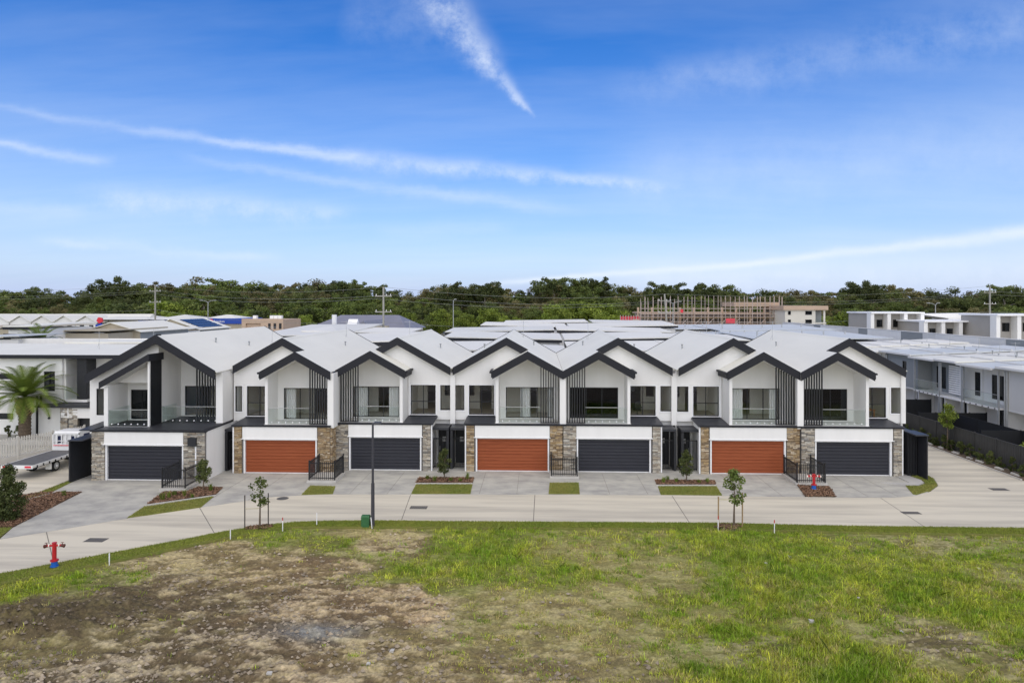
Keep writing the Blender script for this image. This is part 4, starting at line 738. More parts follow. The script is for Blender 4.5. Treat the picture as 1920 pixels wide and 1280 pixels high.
# beige warehouses, shops and gabled houses at the left
def gable(label, px0, px1, yr, ye, Y, dep, wallm, roofm, asym=.5, name='warehouse', cat='warehouse', group='beige warehouses on the left'):
    t = thing(name, label, cat, (at((px0+px1)/2, 0, Y)[0], Y, 0), group); xa, xb = at(px0, 0, Y)[0], at(px1, 0, Y)[0]; zr = at(px0, yr, Y)[1]; ze = at(px0, ye, Y)[1]; xm = xa+(xb-xa)*asym
    wall_xz(MB(), xa, xb, Y, Y+.2, 0, [(xa, ze), (xm, zr), (xb, ze)]).build('wall', wallm, t)
    MB().box(xa, xa+.2, Y+.2, Y+dep, 0, ze-.1).box(xb-.2, xb, Y+.2, Y+dep, 0, ze-.1).build('side_wall', 'mid_grey', t)
    r = MB(); slope_slab(r, (xa-.4, ze+.05), (xm, zr+.15), Y-.3, Y+dep, .1); slope_slab(r, (xm, zr+.15), (xb+.4, ze+.05), Y-.3, Y+dep, .1); r.build('roof', roofm, t); return t, xa, xb, zr, ze
t, xa, xb, zr, ze = gable('beige gabled warehouse with pale roof left of the tall gable', 160, 262, 606, 622, 92, 13, 'beige', 'roof_white', .48); MB().box(xa+2, xa+4.5, 91.9, 91.98, 3.5, 5.2).build('window', 'black', t)
t, xa, xb, zr, ze = gable('beige gabled warehouse with solar panels on its roof', 286, 372, 599, 618, 118, 12, 'beige', 'roof_white', .4)
for k in range(4): f0, f1 = .16+.2*k, .32+.2*k; xm = xa+(xb-xa)*.4; q = lambda f: (xm+(xb-xm)*f, zr+.22+(ze-zr)*f); MB().prism_y([q(f0), q(f1), (q(f1)[0], q(f1)[1]+.06), (q(f0)[0], q(f0)[1]+.06)], 119.5, 128).build('solar_panel', 'solar', t)
simple_house('long flat beige warehouse left of the tall gable', at(58, 0, 86)[0], at(205, 0, 86)[0], 86, 100, at(120, 619, 86)[1], 'beige', 'beige', (0, 0), False, group='beige warehouses on the left', cat='warehouse', name='warehouse')
simple_house('beige warehouse behind the flat one at the left edge', at(-60, 0, 104)[0], at(70, 0, 104)[0], 104, 118, at(30, 612, 104)[1], 'beige', 'beige', (0, 0), False, group='beige warehouses on the left', cat='warehouse', name='warehouse')
simple_house('white flat-roofed house with dark glazing at the far left', at(5, 0, 80)[0], at(60, 0, 80)[0], 80, 92, at(30, 611, 80)[1], 'roof_white', 'white', (0, .015), True, 3)
simple_house('pale grey low roof at the far left edge', at(-60, 0, 72)[0], at(36, 0, 72)[0], 72, 79, at(20, 630, 72)[1], 'roof_blue', 'pale_grey', (.02, 0), False)
simple_house('long white roof in front of the blue shopfront', at(258, 0, 108)[0], at(330, 0, 108)[0], 108, 117, at(300, 618, 108)[1], 'roof_white', 'white', (-.02, .02), True)
simple_house('white roof left of the grey hall', at(470, 0, 88)[0], at(640, 0, 88)[0], 88, 112, at(560, 628, 88)[1], 'roof_far', 'pale_grey', (.01, .03), True, 2)
t = thing('gabled_terrace', 'row of white gabled houses at the far left below the trees', 'house', (-118, 170, 0)); Y = 168
for k in range(5):
    xa, xb = at(-20+k*41-2, 0, Y)[0], at(-20+k*41+37, 0, Y)[0]; zr, ze = at(0, 593, Y)[1], at(0, 604, Y)[1]
    wall_xz(MB(), xa, xb, Y, Y+.3, 0, [(xa, ze), ((xa+xb)/2, zr), (xb, ze)]).build('wall', 'white', t); r = MB(); slope_slab(r, (xa-.3, ze), ((xa+xb)/2, zr+.3), Y-.4, Y+8, .15); slope_slab(r, ((xa+xb)/2, zr+.3), (xb+.3, ze), Y-.4, Y+8, .15); r.build('gable_roof', 'roof_far', t)
    for f in (.2, .65): w = MB().box(xa+(xb-xa)*f, xa+(xb-xa)*(f+.2), Y-.06, Y-.01, ze-2.2, ze-.7).build('window', 'near_black', t)
MB().prism_x([(Y+2, 5.5), (Y+9, zr+.5), (Y+16, 5.5)], at(-60, 0, Y)[0], at(250, 0, Y)[0]).build('roof', 'roof_far', t)
def letters(body, x, y, z, size, m, parent, name='lettering'):
    cu = bpy.data.curves.new(name, 'FONT'); cu.body = body; cu.size = size; cu.extrude = .03; o = bpy.data.objects.new(name, cu); C.objects.link(o)
    o.rotation_euler = (R(90), 0, 0); o.location = (x, y, z); bpy.context.view_layer.update(); dg = bpy.context.evaluated_depsgraph_get(); me = bpy.data.meshes.new_from_object(o.evaluated_get(dg)); me.transform(o.matrix_world); bpy.data.objects.remove(o); 
    return link(name, me, m, parent)
t = thing('shop', 'blue fronted shop with pale hipped roof and red logo beyond the warehouses', 'shop', (-60, 172, 0)); Y = 170
for px0, px1, y0, y1, lx, lw in ((262, 300, 601, 612, 270, 'freedom'), (355, 455, 597, 607, 397, 'freedom')):
    xa, xb = at(px0, 0, Y)[0], at(px1, 0, Y)[0]; za, zb = at(px0, y1, Y)[1], at(px0, y0, Y)[1]
    MB().box(xa, xb, Y, Y+12, 0, za).build('wall', 'beige', t); b = MB().box(xa-.2, xb+.2, Y-.3, Y+12, za+.01, zb).build('sign_band', 'sign_blue', t)
    h = (zb-za)*.8; cx = at(lx, 0, Y)[0]; q = MB().tube((cx, Y-.45, (za+zb)/2), (cx, Y-.31, (za+zb)/2), h*.55, n=20).build('logo', 'sign_red'); q.parent = b
    q = letters(lw, cx+h*.65, Y-.33, za+h*.35, h*.75, 'trim_white', t)
for px0, px1 in ((190, 292), (296, 372), (376, 456)):
    xa, xb = at(px0, 0, Y+4)[0], at(px1, 0, Y+4)[0]; ze, zr = at(0, 599, Y)[1], at(0, 589.5, Y+8)[1]; MB().add([(xa, Y+.5, ze), (xb, Y+.5, ze), (xb, Y+16, ze), (xa, Y+16, ze), (xa+5, Y+8, zr), (xb-5, Y+8, zr)], [(0, 1, 5, 4), (1, 2, 5), (2, 3, 4, 5), (3, 0, 4), (0, 3, 2, 1)]).build('roof', 'roof_far', t)
t = thing('pylon_sign', 'red and blue pylon sign above the far-left gables', 'sign', (at(187, 0, 150)[0], 150, 0)); x = at(187, 0, 150)[0]; MB().box(x-.3, x+.3, 150, 150.4, 0, 6.9).build('pole', 'sign_blue', t); MB().tube((x, 149.9, 7.5), (x, 150.3, 7.5), .75, n=5).build('sign_disc', 'sign_red', t); MB().box(x-.9, x+.9, 149.85, 150.35, 5.4, 6.6).build('sign_panel', 'sign_blue', t)
t = thing('office_building', 'tan flat-roofed building with rooftop plant left of the hall', 'building', (-62, 165, 0)); Y = 160; xa, xb = at(453, 0, Y)[0], at(531, 0, Y)[0]; zt_ = at(0, 597, Y)[1]
wall_xz(MB(), xa, xb, Y, Y+.4, 0, [(xa, zt_), (xb, zt_)], [(xa+1, xa+4.6, zt_-2.6, zt_-1.1)]).build('wall', 'tan', t); MB().box(xa, xb, Y+.41, Y+12, 0, zt_-.2).build('body', 'tan', t)
for f in (.64, .77, .90): MB().box(xa+(xb-xa)*f, xa+(xb-xa)*f+.6, Y-.05, Y-.01, zt_-2.4, zt_-1.1).build('window', 'near_black', t)
for f in (.1, .52, .62, .72): MB().box(xa+(xb-xa)*f, xa+(xb-xa)*f+.9, Y+4, Y+5, zt_-.2, zt_+.7).build('rooftop_unit', 'trim_white', t)
# construction site: floors, scaffold and finished cream end
t = thing('construction_building', 'half-built flats wrapped in scaffolding below the treeline', 'building', (48, 170, 0)); Y = 172
xa, xb = at(1200, 0, Y)[0], at(1468, 0, Y)[0]
for z in (2.9, 5.8, 8.7): MB().box(xa, xb, Y+2, Y+14, z, z+.35).build('floor_slab', 'tan', t)
xc_ = at(1382, 0, Y)[0]; MB().box(xc_, xb, Y+2.5, Y+14, 10.5, 11.6).build('roof_band', 'tan', t); MB().box(xa, xb, Y+9, Y+9.3, 0, 8.7).build('core_wall', 'taupe', t)
for k in range(11): x = xa+(xb-xa)*k/10; MB().box(x-.25, x+.25, Y+3, Y+3.5, 0, 10.3).build('column', 'tan', t)
t = thing('scaffolding', 'steel scaffolding with tall standards around the half-built flats', 'scaffold', (48, 170, 0)); n = 34
for k in range(n):
    x = xa+(xb-xa)*(k+random.uniform(-.3, .3))/(n-1)
    for yy in (Y, Y+1.2): MB().tube((x+.3*(yy > Y), yy, 0), (x+.3*(yy > Y), yy, 12.8+.5*random.random() if k > 8 or k % 2 else 11.2+1.6*random.random()), .062, n=5).build('standard', 'scaffold', t)
for z in (4.2, 6.0, 6.6, 8.0, 8.6, 10.0): MB().tube((xa, Y-.05, z), (xb, Y-.05, z), .08, n=5).build('ledger', 'scaffold', t)
for z in (5.2, 7.6): MB().box(xa, xb, Y+.1, Y+1.1, z, z+.12).build('deck', 'timber', t)
for k in range(0, n-3, 3): x = xa+(xb-xa)*k/(n-1); x2_ = xa+(xb-xa)*(k+2)/(n-1); MB().tube((x, Y-.1, 5.3), (x2_, Y-.1, 7.5), .07, n=5).build('brace', 'scaffold', t)
def meshpanel(px0, px1, y0, y1, Y_, nm, m_): x0_, z1_ = at(px0, y0, Y_); x1_, z0_ = at(px1, y1, Y_); MB().box(x0_, x1_, Y_, Y_+.06, z0_, z1_).build(nm, m_, t)
meshpanel(1361, 1378, 597, 606, 171.7, 'safety_mesh', 'pink_mesh'); meshpanel(1276, 1281, 580, 586, 171.7, 'safety_mesh', 'sign_red')
t = thing('site_hoarding', 'low timber frame with pink safety mesh left of the scaffolding', 'fence', (at(1182, 0, 165)[0], 165, 0)); Y = 165
meshpanel(1163, 1200, 593, 606, Y, 'safety_mesh', 'pink_mesh'); meshpanel(1186, 1199, 598, 608, Y-.2, 'hoarding', 'tan')
for k in range(8): x = at(1163+k*5, 0, Y)[0]; MB().tube((x, Y-.2, 0), (x, Y-.2, 8.5), .08, n=5).build('post', 'scaffold', t)
t = thing('flats', 'cream three-storey flats with corner balconies beside the scaffolding', 'building', (at(1510, 0, 165)[0], 165, 0)); Y = 165
xa, xb = at(1472, 0, Y)[0], at(1549, 0, Y)[0]; xm = at(1529, 0, Y)[0]; zt_ = at(0, 573, Y)[1]
MB().box(xa, xm, Y, Y+14, 0, zt_-1).build('wall', 'cream', t); MB().box(xa-.5, xb+.3, Y-.5, Y+14, zt_-1, zt_).build('roof_band', 'tan', t); MB().box(xm+.01, xb-.3, Y+2, Y+13, 0, zt_-1.1).build('recess_wall', 'mid_grey', t); MB().box(xb-.6, xb-.2, Y, Y+.4, 0, zt_-1.1).build('column', 'cream', t)
for z in (zt_-4.0, zt_-7.0): MB().box(xm, xb, Y-.1, Y+2, z-.3, z).build('balcony', 'cream', t); MB().box(xm, xb-.6, Y-.05, Y, z, z+.9).build('balustrade', 'rail_glass', t)
for px_ in (1481, 1516):
    for yy in (586, 602): x0_, z0_ = at(px_-3.5 if px_ < 1500 else px_-6, yy+4, Y); x1_, z1_ = at(px_+1.5 if px_ < 1500 else px_+6, yy-3, Y); w = MB().box(x0_, x1_, Y-.1, Y-.01, z0_, z1_).build('window', 'near_black', t); q = MB().box(x0_+.1, x1_-.1, Y-.14, Y-.101, z0_+.1, z1_-.1).build('pane', 'pane_dark'); q.parent = w

# ------------------------------------------------------------------ power poles, wires and far street lamps
def pole(label, px, ytop, Y, lean=0, r=.2, m='pole_wood'):
    x, z = at(px, ytop, Y); t = thing('power_pole', label, 'pole', (x-lean, Y, 0), 'power poles along the far road')
    MB().tube((x-lean, Y, 0), (x, Y, z), r*1.2, r*.85, n=8).build('pole', m, t)
    for dz_ in (1.6, 4.2): MB().box(x-1.4, x+1.4, Y-.12, Y+.0-.02, z-dz_, z-dz_+.18).build('crossarm', 'pole_wood', t); [MB().tube((x+s_*1.2, Y-.07, z-dz_+.18), (x+s_*1.2, Y-.07, z-dz_+.45), .06, n=6).build('insulator', 'trim_white', t) for s_ in (-1, 0.4, 1)]
    return (x, Y, z)
PP = [pole('pale power pole at the left above the blue shopfront', 291, 534, 158), pole('dark power pole in front of the grey hall', 719, 538, 112, r=.17), pole('leaning power pole left of the scaffolding', 1246, 551, 150, lean=-1.0), pole('greenish power pole at the far right above the units', 1856, 536, 160)]
x, z = at(851, 562, 175); 
def wire(label, pts, sag=1.0, r=.03):
    m = MB()
    for a, b in zip(pts, pts[1:]):
        prev = None
        for k in range(13): f = k/12; p = Vector(a).lerp(Vector(b), f)-Vector((0, 0, sag*4*f*(1-f))); (m.tube(prev, p, r, n=4, caps=False) if prev is not None else None); prev = p
    return tag(m.build('power_line', 'wire'), label, 'wire', 'power lines before the trees')
def off(p, dz_, dx_=0): return (p[0]+dx_, p[1], p[2]+dz_)
L0 = (-190, 168, 15.2); R0 = (190, 170, 15.8)
for i, (dz_, dx_, lab) in enumerate(((0, 0, 'topmost thin power line running along the treeline'), (-1.3, 1.2, 'upper pair power line across the treeline, the higher one'), (-1.9, -1.2, 'upper pair power line across the treeline, the lower one'), (-5.8, 0, 'lowest sagging power line just above the roofs'))):
    wire(lab, [off(L0, dz_, 0)]+[off(p, dz_, dx_) for p in PP]+[off(R0, dz_, 0)], 1.3, .026)
def far_lamp(label, px, ytop, Y, arms):
    x, z = at(px, ytop, Y); t = thing('street_lamp', label, 'street lamp', (x, Y, 0), 'far street lamps'); MB().tube((x, Y, 0), (x, Y, z-.4), .12, .08, n=8).build('pole', 'galv', t)
    for s_ in arms: MB().path([(x, Y, z-.5), (x+s_*.8, Y, z-.1), (x+s_*2.0, Y, z)], [.06, .05, .05], 6).build('arm', 'galv', t); MB().box(x+s_*1.7-.35, x+s_*1.7+.35, Y-.15, Y+.15, z-.05, z+.08).build('lamp_head', 'galv', t)
far_lamp('two-armed street lamp above the blue shopfront', 390, 563, 165, (-1, 1)); far_lamp('slim lamp post left of the tall gum trees', 850, 561, 175, (.3,)); far_lamp('curved street lamp among the scaffolding', 1262, 565, 168, (-1, 1)); far_lamp('curved street lamp above the white units', 1754, 568, 168, (-1, .4))

# ------------------------------------------------------------------ vegetation
def np_mesh(name, verts, faces_n, nper, cols=None):
    "mesh from arrays; faces all have nper corners in vertex order"
    me = bpy.data.meshes.new(name); nv = len(verts); nf = faces_n
    me.vertices.add(nv); me.vertices.foreach_set('co', np.asarray(verts, dtype=np.float32).ravel())
    me.loops.add(nf*nper); me.loops.foreach_set('vertex_index', np.arange(nf*nper, dtype=np.int32))
    me.polygons.add(nf); me.polygons.foreach_set('loop_start', np.arange(0, nf*nper, nper, dtype=np.int32)); me.polygons.foreach_set('loop_total', np.full(nf, nper, dtype=np.int32))
    if cols is not None:
        a = me.attributes.new('Col', 'FLOAT_COLOR', 'POINT'); c4 = np.ones((nv, 4), dtype=np.float32); c4[:, :3] = cols; a.data.foreach_set('color', c4.ravel())
    me.update(); return me
def leaf_cloud(centres, radii, per, size, seed, aspect=1.6, up=.35):
    "quads scattered in clumps; returns verts, n, colour value (one tone per clump plus per leaf)"
    r = np.random.default_rng(seed); V_, C_ = [], []
    for c, rad in zip(centres, radii):
        n = max(4, int(per*(rad[0]*rad[1]*rad[2])**(1/3)))
        d = r.normal(size=(n, 3)); d /= np.linalg.norm(d, axis=1)[:, None]; rr = r.random(n)**.45
        p = np.array(c)+d*rr[:, None]*np.array(rad)
        nrm = d*.7+r.normal(size=(n, 3))*.7+np.array((0, 0, up)); nrm /= np.linalg.norm(nrm, axis=1)[:, None]
        a = np.cross(nrm, r.normal(size=(n, 3))); a /= np.linalg.norm(a, axis=1)[:, None]; b = np.cross(nrm, a)
        s = size*r.uniform(.6, 1.3, n)[:, None]
        q = np.stack([p-a*s*.5, p+b*s*.5/aspect, p+a*s*.5, p-b*s*.5/aspect], 1); V_.append(q.reshape(-1, 3))
        tone = np.clip(r.normal(.5, .16)+r.normal(0, .14, n), 0, 1); C_.append(np.repeat(tone, 4))
    v = np.concatenate(V_); c = np.concatenate(C_); return v, len(v)//4, np.stack([c, c, c], 1)
def crown_mesh(name, w, h, zc, seed, kind='round', leaf=.55, per=34, nclump=46):
    r = np.random.default_rng(seed); cs, rs = [], []
    for k in range(nclump):
        d = r.normal(size=3); d /= np.linalg.norm(d); rr = r.random()**.4
        if kind == 'gum': p = np.array((d[0]*w*rr, d[1]*w*rr, abs(d[2])*h*rr*.9+(r.random()-.3)*h*.3)); rad = r.uniform(.10, .2)*w
        else: p = d*rr*np.array((w, w, h))*np.array((1, 1, .95)); p[2] += -.1*h if abs(d[2]) < .4 else 0; rad = r.uniform(.2, .34)*w
        cs.append(p+np.array((0, 0, zc))); rs.append((rad, rad, rad*.8))
    v, n, c = leaf_cloud(cs, rs, per, leaf, seed); me = np_mesh(name, v, n, 4, c); return me, cs
TREES = []
def tree_proto(i, w, h, zc, kind, barkm):
    me, cs = crown_mesh('crown', w, h, zc, 100+i, kind, leaf=.40, per=125 if kind != 'gum' else 170, nclump=56 if kind != 'gum' else 46)
    m = MB(); m.path([(0, 0, -.3), (.1, 0, zc*.5), (-.05, .1, zc+h*.2)], [.32, .24, .12], 7); r = random.Random(i)
    for k in range(7):
        c = cs[r.randrange(len(cs))]; b = Vector((0, 0, zc*r.uniform(.55, .95))); m.path([tuple(b), tuple((b+Vector(c))*.5+Vector((0, 0, .3))), tuple(c)], [.12, .08, .03], 5)
    tm = bpy.data.meshes.new('trunk'); tm.from_pydata(m.v, [], m.f); tm.materials.append(MAT[barkm]); me.materials.append(MAT['leaf_dark']); TREES.append((me, tm, zc+h))
for i, (w, h, zc, kind, b) in enumerate([(4.6, 5.0, 8.5, 'round', 'bark'), (5.2, 4.4, 9.0, 'round', 'bark'), (4.0, 5.6, 8.0, 'round', 'bark_pale'), (5.0, 4.8, 8.6, 'round', 'bark'), (5.6, 5.0, 9.5, 'gum', 'bark_pale'), (4.8, 6.0, 9.5, 'gum', 'bark_pale'), (3.4, 3.6, 4.4, 'round', 'bark')]): tree_proto(i, w, h, zc, kind, b)
def plant_tree(k, x, y, height, leaf, label, group, wide=1.0, name='tree'):
    me, tm, hh = TREES[k]; s = height/hh; t = thing(name, label, 'tree', (x, y, 0), group); t.rotation_euler = (0, 0, random.uniform(0, 6.28)); t.scale = (s*wide, s*wide, s)
    for nm, d in (('crown', me), ('trunk', tm)):
        o = bpy.data.objects.new(nm, d); C.objects.link(o); o.parent = t
        if nm == 'crown': o.material_slots[0].link = 'OBJECT'; o.material_slots[0].material = MAT[leaf]
PROF = [(-300, 545), (0, 541), (60, 540), (110, 548), (150, 556), (190, 532), (215, 522), (260, 530), (330, 519), (370, 530), (400, 521), (440, 530), (520, 532), (590, 530), (640, 521), (670, 528), (720, 540), (770, 547), (800, 548), (830, 532), (870, 540), (910, 525), (935, 545), (965, 548), (1010, 535), (1040, 526), (1110, 515), (1140, 528), (1180, 543), (1240, 532), (1290, 545), (1330, 532), (1390, 550), (1460, 544), (1520, 540), (1570, 546), (1620, 530), (1680, 540), (1760, 545), (1830, 546), (1890, 535), (1960, 540), (2250, 540)]
def prof(px):
    for (a, ya), (b, yb) in zip(PROF, PROF[1:]):
        if a <= px <= b: return ya+(yb-ya)*(px-a)/(b-a)
    return 542
LF = {'leaf_dark': 'dark green', 'leaf_mid': 'mid green', 'leaf_olive': 'olive brown', 'leaf_lime': 'bright lime green'}
LAND = [(185, 'above the far-left gabled houses'), (290, 'right of the pylon sign'), (460, 'above the blue shopfront'), (560, 'above the tan office'), (750, 'above the grey hall'), (960, 'left of the skyline centre'), (1170, 'at the skyline centre'), (1470, 'above the scaffolding'), (1620, 'above the cream flats'), (9999, 'above the white units')]
def place(px): return next(l for a, l in LAND if px < a)
def rank(Y, step, dy, choices, leaves, jy, labf, lo=-220, hi=2140):
    px = lo
    while px < hi:
        y = Y+random.uniform(-jy, jy); yt = prof(px)+dy+random.uniform(-5, 7); x, z = at(px, yt, y); lf = random.choice(leaves); plant_tree(random.choice(choices), x, y, max(z, 4), lf, labf(lf)+' '+place(px), 'trees of the wood behind the roofs', random.uniform(1.1, 1.55)); px += step*random.uniform(.7, 1.3)
rank(262, 22, 0, [0, 1, 2, 4, 5, 4], ['leaf_dark', 'leaf_dark', 'leaf_mid', 'leaf_olive'], 8, lambda l: LF[l]+' tree on the skyline of the wood')
rank(240, 26, 12, [0, 1, 2, 5, 4], ['leaf_dark', 'leaf_mid', 'leaf_olive', 'leaf_dark'], 7, lambda l: LF[l]+' tree in the middle of the wood')
rank(218, 29, 30, [0, 5, 3, 4], ['leaf_olive', 'leaf_mid', 'leaf_dark', 'leaf_mid'], 6, lambda l: LF[l]+' tree along the near side of the wood')
rank(198, 40, 47, [6, 6, 3], ['leaf_mid', 'leaf_lime', 'leaf_lime', 'leaf_dark'], 6, lambda l: 'low '+LF[l]+' tree at the foot of the wood')
for px, yt, k, lab in ((1108, 511, 5, 'tallest gum tree with pale branching trunk in the centre of the skyline'), (912, 521, 5, 'gum tree with open crown standing out left of the centre skyline'), (1040, 521, 4, 'broad gum tree left of the tallest gum'), (845, 530, 4, 'gum tree with flat crown left of the open-crowned gum'), (215, 519, 4, 'broad dark tree standing out on the left skyline'), (640, 518, 5, 'tall tree rising from the wood above the grey hall'), (1885, 531, 5, 'gum tree standing out at the right edge of the skyline'), (1620, 527, 4, 'broad tree standing out above the white units'), (1330, 530, 5, 'gum tree above the scaffolding'), (1240, 530, 4, 'gum tree left above the leaning pole')):
    x, z = at(px, yt, 236); plant_tree(k, x, 236, z, 'leaf_dark', lab, 'standout trees on the skyline', 1.1)
for px, yt in ((330, 585), (570, 590), (770, 586), (870, 590), (1045, 575), (1125, 585), (1600, 578), (1660, 582), (1880, 588), (690, 595), (450, 588)):
    x, z = at(px, yt, 186); plant_tree(6, x, 186, z, 'leaf_lime' if px % 4 else 'leaf_mid', 'small light green tree standing before the wood '+place(px), 'small light trees before the wood')
# dark ground layer of the wood
wv, wnn, wc = leaf_cloud([(x_+random.uniform(-3, 3), 212+random.uniform(-14, 40), 2.2) for x_ in range(-240, 260, 4)], [(4, 4, 2.6)]*125, 26, .9, 5)
tag(link('undergrowth', np_mesh('undergrowth', wv, wnn, 4, wc), 'leaf_dark'), 'dark undergrowth at the foot of the wood', 'undergrowth', kind='stuff')

def shrub(name, label, x, y, z0, h, w, leaf, n, size, seed, stem=0, cat='shrub', group=None, per=90, kind='col'):
    t = thing(name, label, cat, (x, y, z0), group); r = np.random.default_rng(seed); cs, rs = [], []
    for k in range(int(n*1.7)):
        f = r.random(); a = r.random()*6.28; prof_ = (math.sin(math.pi*min(1, .12+f*.88))**.6) if kind == 'col' else math.sqrt(max(0, 1-(2*f-1)**2))
        rr = w*prof_*math.sqrt(r.random()); cs.append((x+rr*math.cos(a), y+rr*math.sin(a), z0+stem+f*(h-stem))); q = w*r.uniform(.28, .5); rs.append((q, q, q*.9))
    v, nn_, c = leaf_cloud(cs, rs, per*5.0/max(w, .05), size*.85, seed); link('crown', np_mesh('crown', v, nn_, 4, c), leaf, t)
    m = MB().path([(x, y, z0-.1), (x+.02, y, z0+stem), (x, y, z0+h*.75)], [.035+.01*h, .03, .012], 6); rr_ = random.Random(seed)
    for k in range(6): c_ = cs[rr_.randrange(len(cs))]; m.path([(x+.01, y, z0+stem*.9+(h-stem)*.15), tuple(c_)], [.014, .005], 4)
    m.build('trunk', 'bark', t); return t
def gshrub(label, px, py, ytop, w, leaf, n, size, seed, stem=0, name='young_tree', cat='tree', group=None, per=26, kind='col'):
    x, y = ground(px, py); h = at(px, ytop, y)[1]; return shrub(name, label, x, y, .03, h, w, leaf, n, size, seed, stem, cat, group, per, kind)
gshrub('staked young tree with sparse forked crown left of the lamp post', 487, 988, 899, .50, 'leaf_mid', 12, .16, 11, 1.15, per=13, group='staked young trees on the verge')
gshrub('staked young tree with full round crown near the right hydrant', 1376, 987, 879, .52, 'leaf_mid', 20, .17, 12, 1.2, per=14, group='staked young trees on the verge')
gshrub('small dense tree in the mulch bed before the left double gates', 833, 897, 843, .42, 'leaf_dark', 26, .13, 13, .35, per=20, group='small garden trees between the garages')
gshrub('small dense tree in the mulch bed before the right double gates', 1287, 903, 846, .45, 'leaf_dark', 26, .13, 14, .45, per=18, group='small garden trees between the garages')
gshrub('small dense tree beside the leftmost picket enclosure', 381, 919, 864, .45, 'leaf_dark', 26, .13, 15, .45, per=20, group='small garden trees between the garages')
gshrub('large leafy shrub in the mulch bed at the left edge', 16, 975, 879, .66, 'leaf_dark', 50, .14, 16, .1, 'garden_shrub', 'shrub', per=36); gshrub('smaller leafy shrub cut by the left edge', -18, 968, 905, .6, 'leaf_dark', 40, .14, 17, .1, 'garden_shrub', 'shrub', per=30)
shrub('young_tree', 'young tree with pale trunk and light leaves at the dark boundary fence', 31.25, 53.4, .05, 3.4, .62, 'leaf_lime', 26, .16, 18, 1.75, 'tree', None, 22)
shrub('young_tree', 'young light-leaved tree farthest back along the boundary fence', 31.2, 63.0, .05, 3.3, .6, 'leaf_lime', 24, .16, 19, 1.6, 'tree', None, 22); shrub('young_tree', 'leafy branch tips showing at the right edge above the fence', 33.4, 47.4, .05, 2.2, .6, 'leaf_lime', 20, .16, 20, .6, 'tree', None, 22)
yy = 45.3; k = 0
while yy < 64:
    shrub('hedge_shrub', 'small dark shrub planted along the foot of the boundary fence', 31.38+random.uniform(-.08, .08), yy, .05, random.uniform(.7, 1.0), .28, 'leaf_dark', 9, .11, 200+k, .02, 'shrub', 'shrubs along the boundary fence', 45); yy += random.uniform(.95, 1.25); k += 1
for k, yy in enumerate(np.arange(46.0, 63.5, 1.55)):
    y_ = float(yy)+random.uniform(-.3, .3); l_ = random.uniform(.35, .8); b = MB().box(-.5, .5, -.5, .5, -.5, .5); b.v = [(31.12+x_*.2*random.uniform(.7, 1.2), y_+y2*l_, .08+z_*.14*random.uniform(.7, 1.2)) for x_, y2, z_ in b.v]
    tag(b.build('edging_rock', 'concrete_edge'), 'pale stone lying in the bed along the boundary fence', 'rock', 'pale stones along the boundary fence')
# tufts of strappy leaves in the beds
def tuft(label, px, py, h, n, leaf, seed, spread=.25):
    x, y = ground(px, py); r = np.random.default_rng(seed); t = []; c = []
    for k in range(n):
        a = r.random()*6.28; lean = r.uniform(.1, .75); L_ = h*r.uniform(.6, 1.1); b = np.array((x+r.normal()*.05, y+r.normal()*.05, .03)); d = np.array((math.cos(a), math.sin(a), 0)); s = np.array((-d[1], d[0], 0))*.014
        m1 = b+d*L_*lean*.4+np.array((0, 0, L_*.7)); tp = b+d*L_*lean+np.array((0, 0, L_*(1-.35*lean))); t += [b-s, b+s, m1+s, m1-s, m1-s, m1+s, tp+s*.2, tp-s*.2]; c += [r.random()]*8
    c = np.array(c); return tag(link('grass_tuft', np_mesh('grass_tuft', np.array(t), len(t)//4, 4, np.stack([c, c, c], 1)), leaf), label, 'plant', 'strappy plants in the garden beds')
for i, (px, py, h) in enumerate([(306, 938, .5), (318, 934, .42), (327, 929, .35), (346, 931, .45), (395, 921, .5), (360, 934, .3), (801, 899, .35), (815, 903, .4), (876, 899, .5), (863, 903, .25), (845, 902, .25), (1244, 905, .4), (1252, 901, .3), (1326, 905, .35), (1268, 904, .3), (1310, 906, .25), (120, 930, .2), (180/1.5, 925, .2)]):
    tuft('low strappy plant in the mulch bed, number %s from the left' % NTH[i] if i < 15 else 'low strappy plant in the mulch bed near the truck', px, py, h, 34, 'leaf_lime' if i % 3 == 0 else 'leaf_palm', 400+i)
